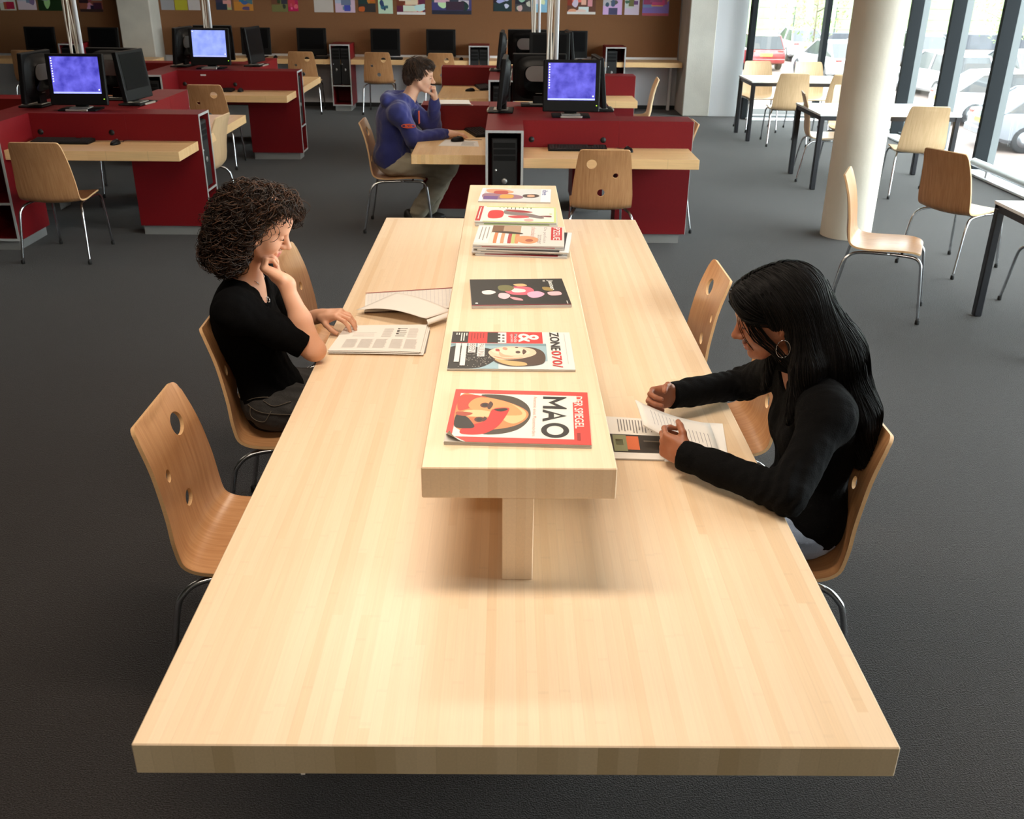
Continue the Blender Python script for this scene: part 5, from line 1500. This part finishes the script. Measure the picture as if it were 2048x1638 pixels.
# ---------------------------------------------------------------- reader with curly hair (left of the table)
def person_left():
    root = thing('person', 'reader with curly brown hair in a black top, chin on fist, left of the table', 'person', (0, 0, 0))
    fwd = (1, .02, 0)
    P, C, N = np.array((-.895, 3.31, .548)), np.array((-.982, 3.30, .845)), np.array((-.945, 3.275, 1.012))
    SR, SL = np.array((-.952, 3.125, .948)), np.array((-.950, 3.462, .952))
    ER, WRr = np.array((-.705, 3.168, .790)), np.array((-.795, 3.205, 1.025))
    EL, WL_ = np.array((-.900, 3.575, .735)), np.array((-.738, 3.520, .792))
    Ho = np.array((-.868, 3.250, 1.212)); HM = frame((.905, .05, -.42), (.42, -.04, .9)); hs = .98
    tor = torso_prims(P, C, N, SL, SR, fwd, .150, .128, .95, .85)
    hp, W = head_prims(Ho, HM, hs)
    neck = [cone(N + (-.005, 0, -.02), W((-.03, 0, -.06)), .050, .047, .03)]
    arms = [cone(SR, ER, .045, .038, .03), cone(ER, ER * .55 + WRr * .45, .036, .036, .02), cone(ER * .55 + WRr * .45, WRr, .036, .024, .02), ell(ER + (.004, 0, -.008), (.036, .034, .030), None, .02),
            cone(SL, EL, .045, .038, .03), cone(EL, EL * .6 + WL_ * .4, .036, .035, .02), cone(EL * .6 + WL_ * .4, WL_, .035, .023, .02)]
    f1 = [(1.25, 1.45, .8)] * 4
    h1, t1 = hand_prims(WRr + np.array((0, 0, .004)), (-.80, .04, .50), (.42, .42, .80), (0, 1, 0), f1, thumb=((.7, .6, .5), (.7, .1, .8), (.5, -.3, .8)), sc=.94)
    f2 = [(.50, .62, .40), (.48, .66, .42), (.52, .68, .42), (.60, .66, .40)]
    h2, t2 = hand_prims(WL_, (.90, -.36, .22), (.1, .1, -1), (-.3, -.9, 0), f2, spread=(.16, .05, -.06, -.2), thumb=((.6, .62, .35), (.75, .35, .55), (.8, .1, .6)), sc=.95)
    prims = hp + neck + tor + arms + h1 + h2
    lo, hi = bounds([P - .2, (-.6, 3.1, .4), (-1.15, 3.7, 1.40), (-.55, 3.45, .7), N], .04)
    lo[2] = .45; lo[1] = 3.02
    pts, Q = sdf_mesh(prims, .0032, lo=lo, hi=hi)
    pts = relax(pts, Q, 1, .4)
    cq = pts[Q].mean(1); loc = (cq - Ho) @ HM / hs
    lips = (loc[:, 0] > .074) & (np.abs(loc[:, 1]) < .021) & (loc[:, 2] < -.0605) & (loc[:, 2] > -.0835)
    np_mesh('body', pts, Q, ['skin_fair', 'lips_rose'], root, lips.astype(int))
    face_bits(root, W, HM, hs); nails(root, t2[:4], (.3, .1, .9))
    # black knit top, deep V neck, sleeves to above the elbow
    up = (C - P) / np.linalg.norm(C - P); f = np.array((1, .02, 0)); f = nrm(f - up * (f @ up))
    sl = lambda a, b, ra, rb: capcone(a, b, ra, rb, .03)
    cl = inflate(tor, .009) + [ell(SR, (.072, .064, .066), None, .03), ell(SL, (.072, .064, .066), None, .03), cone(SR, SR * .5 + ER * .5, .064, .056, .03), sl(SR * .6 + ER * .4, SR * .12 + ER * .88, .054, .052), cone(SL, SL * .5 + EL * .5, .058, .054, .03), sl(SL * .6 + EL * .4, SL * .15 + EL * .85, .054, .052)]
    cl += [ell(P + up * -.02, (.118, .162, .10), frame(f, up), .03)]
    cl += [cone(N + np.array((.01, 0, .10)), N + np.array((.02, 0, .01)), .085, .078, .01, 's'), cone(N + np.array((.03, .0, .0)), C + f * .165 + up * .0, .074, .010, .01, 's')]
    def dsp(Pt, d):
        return d + .0022 * wob(Pt * np.array([1, 1, 1.6]), 55, 5) + .0015 * wob(Pt, 120, 4, 7)
    p, q = sdf_mesh(cl, .004, dsp, .006, lo=lo, hi=(hi[0], hi[1], 1.08)); np_mesh('black_top', relax(p, q, 1), q, ['knit_black'], root)
    # dark jeans
    kn = [np.array((-.47, 3.235, .535)), np.array((-.47, 3.39, .535))]; an = [np.array((-.52, 3.23, .10)), np.array((-.50, 3.40, .10))]
    jl = [ell(P + (0, 0, -.01), (.125, .165, .10), None, .03)]
    for s, k, a in ((-1, kn[0], an[0]), (1, kn[1], an[1])):
        hpn = P + np.array((.02, s * .082, -.012)); jl += [cone(hpn, k, .090, .066, .03), cone(k, a, .062, .052, .03)]
    jl += [plane((0, 0, .62), (0, 0, 1)), plane((0, 0, .075), (0, 0, -1))]
    dsj = lambda Pt, d: d + .003 * wob(Pt * np.array([.7, 1, 1]), 60, 5, 3) + .0015 * wob(Pt, 150, 3, 9)
    p, q = sdf_mesh(jl, .0055, dsj, .006, lo=(-1.1, 3.05, .05), hi=(-.36, 3.57, .66)); np_mesh('jeans', relax(p, q, 1), q, ['denim_dark'], root)
    sm = [[(-.985, 3.150, .585), (-.90, 3.140, .555), (-.75, 3.143, .545), (-.58, 3.158, .545)], [(-.99, 3.165, .60), (-.94, 3.150, .62), (-.88, 3.150, .618)], [(-.90, 3.148, .60), (-.86, 3.150, .575), (-.80, 3.158, .592)], [(-.96, 3.146, .575), (-.955, 3.140, .53), (-.90, 3.138, .52), (-.87, 3.142, .56)]]
    for pts_ in sm:
        S0 = np.array(bez(pts_, 8))
        for _ in range(3):
            d0 = combine(jl, S0); gg = np.stack([combine(jl, S0 + np.eye(3)[a_] * .002) - d0 for a_ in range(3)], 1); gg /= np.linalg.norm(gg, axis=1)[:, None] + 1e-9; S0 = S0 - gg * (d0 - .003)[:, None]
        MB().tube([tuple(x) for x in S0], .0016, 5).build('jeans_seam', 'denim_seam', root, True)
    for a in an: shoe(root, a + np.array((-.06, 0, -.10)), (1, 0))
    # curly hair
    hv = [ell(W((-.038, 0, .030)), (.104, .098, .090), HM, .03), ell(W((-.082, 0, -.045)), (.074, .102, .090), HM, .05), ell(W((-.045, -.085, -.03)), (.060, .032, .084), HM, .04), ell(W((-.02, .088, -.01)), (.070, .036, .080), HM, .04),
          ell(W((.050, .070, .050)), (.048, .040, .054), HM, .03), ell(W((.015, 0, .094)), (.072, .076, .024), HM, .03), ell(W((-.075, -.03, -.125)), (.062, .085, .05), HM, .04),
          ell(W((.125, -.03, -.025)), (.082, .095, .112), HM, .012, 's')]
    hd = lambda Pt, d: d + .003 + .009 * wob(Pt, 62, 6, 2) + .005 * wob(Pt, 150, 5, 11)
    p, q = sdf_mesh(hv, .005, hd, .03, lo=Ho - .26, hi=Ho + .24)
    hair = np_mesh('hair', p, q, ['hair_brown'], root)
    rs = np.random.RandomState(5); NS = 1500
    sel = rs.choice(len(p), NS, replace=False); P0 = p[sel]; bias = rs.randn(NS, 3) * .55
    flow = lambda X: np.tile(np.array([-.15, 0, -1.0]), (len(X), 1)) + .35 * (X - Ho) / .1 * np.array([1, 1, 0]) + bias
    K = 24; Cc, Gg = trace_strands(hv, P0, flow, K, .0066, .006)
    t = np.gradient(Cc, axis=1); t /= np.linalg.norm(t, axis=2)[..., None] + 1e-9; B = np.cross(t, Gg)
    ph = rs.rand(NS)[:, None] * 6.28 + np.arange(K)[None, :] * (rs.uniform(.55, 1.05, NS))[:, None]; am = rs.uniform(.006, .017, NS)[:, None]
    lift = np.where(rs.rand(NS) < .35, rs.uniform(.008, .026, NS), 0)[:, None] * np.linspace(0, 1, K)[None, :]
    Cc = Cc + Gg * (am * (np.cos(ph) + .55) + lift)[..., None] + B * (am * np.sin(ph))[..., None]
    fl = (Cc - Ho) @ HM / hs
    ok = ~((fl[..., 0] > .050) & (np.abs(fl[..., 1]) < .066) & (fl[..., 2] < .07)).any(1) & ~((fl[..., 0] > .02) & (fl[..., 2] < -.03)).any(1)
    Cc = Cc[ok]; NS = len(Cc)
    r = np.linspace(.0021, .0009, K)
    for nm, m, sl_ in (('curls', 'hair_brown', slice(0, int(NS * .66))), ('light_curls', 'hair_brown_light', slice(int(NS * .66), None))):
        pv, qv = tubes_np(Cc[sl_], r); o = np_mesh(nm, pv, qv, [m], hair); o['kind'] = 'stuff'
    lk = MB()   # loose locks over the forehead
    for k, (a, b) in enumerate(((.02, .0), (-.005, .012), (-.03, .004))):
        pts = [W((.070 + .02 * math.sin(u * PI) + .006 * math.cos(u * 9 + k), a + .010 * math.sin(u * 9 + k) - .02 * u, .085 - .075 * u + b)) for u in np.linspace(0, 1, 16)]
        lk.tube(pts, .0013, 4)
    lk.build('loose_lock', 'hair_brown', hair, True)
    # necklace
    nk = MB(); c0 = N + np.array((.0, 0, .02))
    pts = [tuple(x) for x in bez([N + np.array((-.01, -.062, .035)), N + np.array((.052, -.045, .000)), C + f * .100 + up * .105 + np.array((0, -.02, 0)), C + f * .118 + up * .062, C + f * .100 + up * .105 + np.array((0, .02, 0)), N + np.array((.052, .045, .000)), N + np.array((-.01, .062, .035))], 8)]
    nk.tube(pts, .0012, 5); nk.tube([tuple(C + f * (.120 + .002 * math.sin(a)) + up * (.052 + .010 * math.cos(a)) + np.array((0, .008 * math.sin(a), 0))) for a in np.linspace(0, 2 * PI, 13)], .0018, 5)
    nk.build('necklace', 'silver', root, True)
    return root
# ---------------------------------------------------------------- reader with long straight black hair (right of the table)
def person_right():
    root = thing('person', 'reader with long straight black hair and black jacket, holding sheets, right of the table', 'person', (0, 0, 0))
    fwd = (-1, 0, 0)
    P, C, N = np.array((.868, 2.485, .548)), np.array((.885, 2.487, .842)), np.array((.815, 2.490, 1.010))
    SL, SR = np.array((.838, 2.318, .945)), np.array((.822, 2.662, .945))
    EL, WL_ = np.array((.705, 2.150, .795)), np.array((.478, 2.352, .800))
    ER, WRr = np.array((.758, 2.880, .795)), np.array((.500, 2.735, .815))
    Ho = np.array((.7065, 2.495, 1.168)); HM = frame((-.955, .03, -.30), (-.30, 0, .955)); hs = .98
    tor = torso_prims(P, C, N, SL, SR, fwd, .150, .130, .95, .85)
    hp, W = head_prims(Ho, HM, hs, .8)
    neck = [cone(N + (.005, 0, -.02), W((-.03, 0, -.06)), .050, .047, .03)]
    arms = [cone(SL, EL, .044, .036, .03), cone(EL, WL_, .036, .023, .02), cone(SR, ER, .044, .036, .03), cone(ER, WRr, .036, .023, .02)]
    f1 = [(.80, .95, .6), (.85, 1.0, .6), (.9, 1.05, .6), (.95, 1.05, .6)]
    h1, t1 = hand_prims(WL_, (-.70, .70, .12), (.67, .68, -.10), (.0, .0, 1), f1, thumb=((.60, .62, .35), (.78, .22, .58), (.74, -.02, .68)), sc=.93)
    h2, t2 = hand_prims(WRr, (-.90, -.40, .05), (.38, -.90, -.05), (0, 0, 1), f1, thumb=((.60, .60, .40), (.72, .18, .66), (.62, -.10, .78)), sc=.93)
    prims = hp + neck + tor + arms + h1 + h2
    lo = np.array((.33, 2.06, .45)); hi = np.array((1.02, 2.98, 1.36))
    pts, Q = sdf_mesh(prims, .0032, lo=lo, hi=hi); pts = relax(pts, Q, 1, .4)
    cq = pts[Q].mean(1); loc = (cq - Ho) @ HM / hs
    lips = (loc[:, 0] > .074) & (np.abs(loc[:, 1]) < .021) & (loc[:, 2] < -.0605) & (loc[:, 2] > -.0835)
    np_mesh('body', pts, Q, ['skin_brown', 'lips_brown'], root, lips.astype(int))
    face_bits(root, W, HM, hs); nails(root, [t1[4], t2[4]], (0, 0, 1))
    # black denim jacket with long sleeves and cuffs
    up = (C - P) / np.linalg.norm(C - P); f = np.array((-1, 0, 0.)); f = nrm(f - up * (f @ up))
    def sleeve(S, E, Wr):
        d = nrm(Wr - E)
        return [cone(S, E, .060, .052, .03), cone(E, E * .25 + Wr * .75, .052, .044, .02), capcone(E * .4 + Wr * .6, Wr + d * .012, .044, .041, .015), capcone(Wr - d * .030, Wr + d * .014, .043, .043, .004)]
    cl = inflate(tor, .013) + sleeve(SL, EL, WL_) + sleeve(SR, ER, WRr) + [ell(P + up * .02, (.128, .172, .12), frame(f, up), .03)]
    cl += [cone(N + np.array((0, 0, .10)), N + np.array((-.015, 0, .02)), .075, .066, .01, 's'), cone(N + np.array((-.03, 0, .02)), C + f * .17 + up * .05, .052, .008, .01, 's'), plane((0, 0, .478), (0, 0, -1), .01)]
    ew = [(EL, .10), (ER, .10)]
    def dsp(Pt, d):
        w = .0018 * wob(Pt, 60, 5) + .0012 * wob(Pt, 140, 4, 7)
        for e, r in ew:
            q = Pt - e; rr = np.exp(-(q * q).sum(1) / (r * r)); ax = nrm(WL_ - EL) if e is EL else nrm(WRr - ER)
            w = w + rr * .004 * np.sin((q @ ax) * 190 + 2 * np.sin(q[:, 2] * 60))
        return d + w
    p, q = sdf_mesh(cl, .004, dsp, .008, lo=lo, hi=(1.03, 2.98, 1.08)); np_mesh('black_jacket', relax(p, q, 1), q, ['denim_black'], root)
    # collar
    co = MB(); V = []; k = 20
    for i in range(k + 1):
        a = PI * .18 + (2 * PI - PI * .36) * i / k
        c = N + np.array((-.012, 0, .005)); r0, r1 = .068, .094
        V.append(tuple(c + np.array((-r0 * math.cos(a), r0 * math.sin(a), .048)))); V.append(tuple(c + np.array((-r1 * math.cos(a), r1 * math.sin(a), .008))))
    co.add(V, [(2 * i, 2 * i + 1, 2 * i + 3, 2 * i + 2) for i in range(k)])
    o = co.build('collar', 'denim_black', root, True); md = o.modifiers.new('thickness', 'SOLIDIFY'); md.thickness = .006
    # pale jeans
    jl = [ell(P + (0, 0, -.012), (.122, .162, .098), None, .03)]
    an = []
    for s in (-1, 1):
        hpn = P + np.array((-.02, s * .082, -.012)); kk = np.array((.44, 2.485 + s * .085, .535)); a = np.array((.47, 2.485 + s * .09, .10)); an.append(a)
        jl += [cone(hpn, kk, .088, .064, .03), cone(kk, a, .060, .050, .03)]
    jl += [plane((0, 0, .60), (0, 0, 1)), plane((0, 0, .075), (0, 0, -1))]
    dsj = lambda Pt, d: d + .003 * wob(Pt, 60, 5, 3) + .0015 * wob(Pt, 150, 3, 9)
    p, q = sdf_mesh(jl, .0055, dsj, .006, lo=(.34, 2.24, .05), hi=(1.02, 2.73, .64)); np_mesh('jeans', relax(p, q, 1), q, ['denim_light'], root)
    for a in an: shoe(root, a + np.array((.06, 0, -.10)), (-1, 0))
    # long straight hair
    hv = [ell(W((-.022, 0, .040)), (.108, .086, .092), HM, .02), ell(W((.040, 0, .072)), (.062, .072, .038), HM, .03), ell(W((.052, .048, .050)), (.040, .028, .040), HM, .025), ell(W((.052, -.048, .050)), (.040, .028, .040), HM, .025), cone(W((-.075, 0, .03)), (.880, 2.470, 1.060), .078, .082, .05), cone((.880, 2.470, 1.060), (.952, 2.425, .900), .080, .066, .04), cone((.952, 2.425, .900), (.990, 2.400, .770), .064, .030, .03),
          cone(W((-.070, .058, .02)), (.790, 2.400, 1.050), .032, .036, .04), cone((.790, 2.400, 1.050), (.755, 2.375, .900), .036, .008, .03), cone(W((-.035, -.062, .02)), (.775, 2.585, 1.050), .034, .040, .04), cone((.775, 2.585, 1.050), (.740, 2.600, .90), .034, .008, .03),
          ell(W((.118, .012, -.060)), (.085, .074, .098), HM, .010, 's'), ell(W((.055, .085, -.062)), (.058, .036, .062), HM, .012, 's'), ell(W((.055, -.080, -.050)), (.050, .030, .058), HM, .012, 's')]
    hd = lambda Pt, d: d + .003 * wob(Pt * np.array([1, 2.2, .35]), 110, 6, 2)
    p, q = sdf_mesh(hv, .005, hd, .008, lo=(.56, 2.30, .70), hi=(1.06, 2.70, 1.34)); hair = np_mesh('hair', relax(p, q, 1), q, ['hair_black'], root)
    rs = np.random.RandomState(9)
    a = rs.rand(1500) * 2.5 - 1.15; yy = rs.randn(1500) * .055
    P0 = np.array([W((-.02 + .10 * math.cos(PI / 2 + t * .8), y, .045 + .088 * math.sin(PI / 2 + t * .6))) for t, y in zip(a, yy)])
    side = np.sign(P0[:, 1] - Ho[1])
    def flow(X):
        F_ = np.tile(np.array([.55, 0, -1.0]), (len(X), 1)); u = np.clip((X[:, 2] - 1.16) / .1, 0, 1)
        F_[:, 1] = side * u * 1.0; F_[:, 0] += u * .5 - (1 - u) * .2 + (np.abs(X[:, 1] - Ho[1]) > .07) * (X[:, 2] > 1.02) * -.1
        return F_ + np.sin(X[:, ::-1] * 40) * .04
    K = 40; ds = rs.uniform(.009, .0165, len(P0))
    Cc, Gg = trace_strands(hv, P0, flow, K, ds, .0022)
    Cc += Gg * (rs.rand(len(P0), 1) * .0035)[..., None] + np.sin(np.arange(K)[None, :, None] * .35 + rs.rand(len(P0), 1, 1) * 6) * .0012
    back = p[(p[:, 0] > .74) & (p[:, 2] > .86) & (p[:, 2] < 1.30)]; P1 = back[rs.choice(len(back), 800)]
    C2, G2 = trace_strands(hv, P1, lambda X: np.tile(np.array([.42, -.08, -1.0]), (len(X), 1)) + np.sin(X[:, ::-1] * 40) * .05, K, rs.uniform(.003, .008, 800), .002)
    C2 += G2 * (rs.rand(800, 1) * .003)[..., None] + np.sin(np.arange(K)[None, :, None] * .3 + rs.rand(800, 1, 1) * 6) * .0012
    pl = (p - Ho) @ HM; fr = p[(pl[:, 0] > .015) & (pl[:, 2] > .02)]; P2 = fr[rs.choice(len(fr), 420)]; sd = np.where(P2[:, 1] < Ho[1] + .004, -1.0, 1.0)
    def flow2(X):
        F_ = np.tile(np.array([.75, 0, -.55]), (len(X), 1)); F_[:, 1] = sd * .8; return F_ + np.sin(X * 45) * .05
    C3, G3 = trace_strands(hv, P2, flow2, K, rs.uniform(.0015, .0032, 420), .002); C3 += G3 * (rs.rand(420, 1) * .003)[..., None]
    mix = rs.permutation(2720); Cc = np.concatenate([Cc, C2, C3])[mix]
    r = np.linspace(.0013, .0005, K)
    for nm, m, sl_ in (('strands', 'hair_black', slice(0, 1500)), ('sheen_strands', 'hair_black_sheen', slice(1500, None))):
        pv, qv = tubes_np(Cc[sl_], r); o = np_mesh(nm, pv, qv, [m], hair); o['kind'] = 'stuff'
    lk = MB()   # locks falling across the cheek
    rl = random.Random(4)
    for k in range(22):
        u = k / 21.0; j = rl.uniform(-.008, .008); e = rl.uniform(-.012, .012)
        pts = [W(x) for x in bez([(.060 - .02 * u, .012 + .03 * u, .094), (.090 - .03 * u + j, .036 + .02 * u, .045 + j), (.080 - .040 * u + e, .060 + .014 * u, -.025 + j), (.045 - .035 * u + e, .076 + .010 * u, -.075 + e), (.005 - .02 * u, .088 + .02 * u, -.130 + j)], 5)]
        lk.tube(pts, [.0013] * (len(pts) - 4) + [.0011, .0009, .0007, .0004], 4)
    for k in range(2):
        e = .004 * k
        pts = [W(x) for x in bez([(.075, .015, .075), (.100 - e, .030, .02), (.096 - e, .040, -.03), (.078, .054, -.07)], 6)]; lk.tube(pts, .0008, 4)
    lk.build('loose_locks', 'hair_black', hair, True)
    er = MB(); c = W((.004, .092, -.072)); er.tube([tuple(c + np.array((.018 * math.sin(t), -.004 * math.sin(t), .025 * math.cos(t)))) for t in np.linspace(0, 2 * PI, 26)], .0009, 5)
    for t in np.linspace(0, 2 * PI, 15): er.lathe([(.0001, -.0018), (.0017, 0), (.0001, .0018)], 6, tuple(c + np.array((.018 * math.sin(t), -.004 * math.sin(t), .025 * math.cos(t)))))
    er.build('hoop_earring', 'silver', root, True)
    return root

# ---------------------------------------------------------------- person in the blue hoodie at the desk island
def person_back():
    root = thing('person', 'person in a blue hoodie and grey trousers, fist to mouth, at the desk island', 'person', (0, 0, 0))
    fwd = (1, 0, 0)
    P, C, N = np.array((-.985, 8.10, .555)), np.array((-.965, 8.10, .868)), np.array((-.835, 8.10, 1.040))
    SR, SL = np.array((-.885, 7.905, .965)), np.array((-.865, 8.295, .965))
    ER, WRr = np.array((-.765, 7.850, .765)), np.array((-.505, 7.960, .800))
    EL, WL_ = np.array((-.645, 8.310, .800)), np.array((-.622, 8.205, 1.040))
    Ho = np.array((-.728, 8.10, 1.222)); HM = frame((.99, 0, -.10), (.10, 0, .99)); hs = 1.04
    tor = torso_prims(P, C, N, SL, SR, fwd, .160, .150, 1.05)
    hp, W = head_prims(Ho, HM, hs, 1.0)
    neck = [cone(N + (0, 0, -.02), W((-.03, 0, -.06)), .058, .052, .03)]
    arms = [cone(SR, ER, .05, .042, .03), cone(ER, WRr, .040, .027, .02), cone(SL, EL, .05, .042, .03), cone(EL, WL_, .040, .027, .02)]
    h1, t1 = hand_prims(WRr, (.90, .30, -.05), (0, 0, -1), (0, 1, 0), [(.25, .35, .25)] * 4, sc=1.02)
    h2, t2 = hand_prims(WL_, (.02, -.30, .95), (-.95, -.1, 0), (0, -1, 0), [(1.25, 1.4, .8)] * 4, thumb=((.8, .4, .4), (.6, .1, .8), (.4, -.3, .8)), sc=1.02)
    prims = hp + neck + tor + arms + h1 + h2
    lo = np.array((-1.14, 7.78, .46)); hi = np.array((-.36, 8.38, 1.42))
    pts, Q = sdf_mesh(prims, .0048, lo=lo, hi=hi); pts = relax(pts, Q, 1, .3)
    cq = pts[Q].mean(1); loc = (cq - Ho) @ HM / hs
    lips = (loc[:, 0] > .074) & (np.abs(loc[:, 1]) < .021) & (loc[:, 2] < -.0605) & (loc[:, 2] > -.0835)
    np_mesh('body', pts, Q, ['skin_pale', 'lips_rose'], root, lips.astype(int)); face_bits(root, W, HM, hs, brow='hair_dark')
    # hoodie
    up = (C - P) / np.linalg.norm(C - P)
    def sleeve(S, E, Wr):
        d = nrm(Wr - E); return [cone(S, E, .074, .066, .04), cone(E, E * .2 + Wr * .8, .064, .048, .03), capcone(E * .3 + Wr * .7, Wr + d * .004, .047, .036, .015)]
    cl = inflate(tor, .022) + sleeve(SR, ER, WRr) + sleeve(SL, EL, WL_) + [ell(P + (.01, 0, .06), (.150, .190, .13), None, .04)]
    cl += [cone((-.985, 7.985, 1.045), (-.985, 8.215, 1.045), .050, .050, .03), cone((-.985, 7.985, 1.045), (-.855, 7.985, 1.062), .048, .034, .03), cone((-.985, 8.215, 1.045), (-.855, 8.215, 1.062), .048, .034, .03), cone((-.855, 7.985, 1.062), (-.765, 8.06, .985), .032, .022, .03), cone((-.855, 8.215, 1.062), (-.765, 8.14, .985), .032, .022, .03)]
    cl += [cone(N + np.array((.015, 0, .12)), N + np.array((.02, 0, .0)), .072, .064, .012, 's'), plane((-1.0, 8.1, .505), (-.25, 0, -1), .012)]
    def dsp(Pt, d): return d + .005 * wob(Pt, 38, 5) + .003 * wob(Pt, 85, 4, 7)
    p, q = sdf_mesh(cl, .006, dsp, .012, lo=(-1.20, 7.74, .44), hi=(-.46, 8.44, 1.14)); np_mesh('hoodie', relax(p, q, 1), q, ['hoodie_blue'], root)
    # orange marks on sleeve and chest
    lg = MB(); c = np.array((-.800, 7.775, .880))
    for a, b, rr in ((.055, .014, 0), (.030, .006, .5), (.030, .006, -.5)):
        lg.tube([tuple(c + np.array((a * math.cos(t) * math.cos(rr) - b * math.sin(t) * math.sin(rr), -.004, a * math.cos(t) * math.sin(rr) * .5 + b * math.sin(t)))) for t in np.linspace(0, 2 * PI, 20)], .0035, 5)
    lg.build('sleeve_logo', 'logo_orange', root, True)
    MB().cbox(-.745, -.735, 8.02, 8.075, .86, .96, .003).build('chest_print', 'logo_orange', root)
    # trousers
    jl = [ell(P + (.01, 0, -.005), (.135, .175, .105), None, .03)]; an = []
    for s in (-1, 1):
        hpn = P + np.array((.02, s * .088, -.012)); kk = np.array((-.515, 8.10 + s * .105, .520)); a = np.array((-.735 + .04 * s, 8.20 + s * .09, .125)); an.append(a)
        jl += [cone(hpn, kk, .098, .082, .03), cone(kk, a, .080, .072, .04)]
    jl += [plane((0, 0, .64), (0, 0, 1)), plane((0, 0, .06), (0, 0, -1))]
    dsj = lambda Pt, d: d + .006 * wob(Pt, 40, 5, 3) + .003 * wob(Pt, 90, 3, 9)
    p, q = sdf_mesh(jl, .007, dsj, .012, lo=(-1.18, 7.84, .04), hi=(-.40, 8.42, .68)); np_mesh('trousers', relax(p, q, 1), q, ['chino_grey'], root)
    for a, tl in zip(an, (.45, .12)): shoe(root, (a[0] - .11, a[1], .03 if tl > .3 else .004), (1, .05, 0.0), .27)
    # short hair
    hv = [ell(W((-.020, 0, .047)), (.107, .083, .090), HM, .02), ell(W((-.075, 0, -.015)), (.048, .066, .060), HM, .03), ell(W((.050, .0, .082)), (.052, .064, .034), HM, .03), ell(W((-.01, -.072, .012)), (.030, .012, .035), HM, .02), ell(W((-.01, .072, .012)), (.030, .012, .035), HM, .02),
          ell(W((.112, 0, -.03)), (.080, .080, .085), HM, .010, 's'), ell(W((.035, -.085, -.055)), (.065, .03, .055), HM, .01, 's'), ell(W((.035, .085, -.055)), (.065, .03, .055), HM, .01, 's')]
    hd = lambda Pt, d: d + .003 * wob(Pt, 130, 5, 2)
    p, q = sdf_mesh(hv, .005, hd, .008, lo=Ho - .18, hi=Ho + .19); hair = np_mesh('hair', relax(p, q, 1), q, ['hair_dark'], root)
    rs = np.random.RandomState(2); sel = rs.choice(len(p), 900, replace=False)
    flow = lambda X: np.tile(np.array([.35, 0, -.75]), (len(X), 1)) + rs.randn(len(X), 3) * .15 + (X - Ho) * 4
    Cc, Gg = trace_strands(hv, p[sel], flow, 9, .006, .003); Cc += Gg * (np.linspace(0, .012, 9)[None, :, None])
    for nm, m, sl_ in (('strands', 'hair_dark', slice(0, 500)), ('light_strands', 'hair_dark_light', slice(500, None))):
        pv, qv = tubes_np(Cc[sl_], np.linspace(.0026, .0008, 9)); o = np_mesh(nm, pv, qv, [m], hair); o['kind'] = 'stuff'
    return root
import time as _t
_t0 = _t.time()
person_left(); person_right(); person_back()
print('people built in %.1fs' % (_t.time() - _t0))
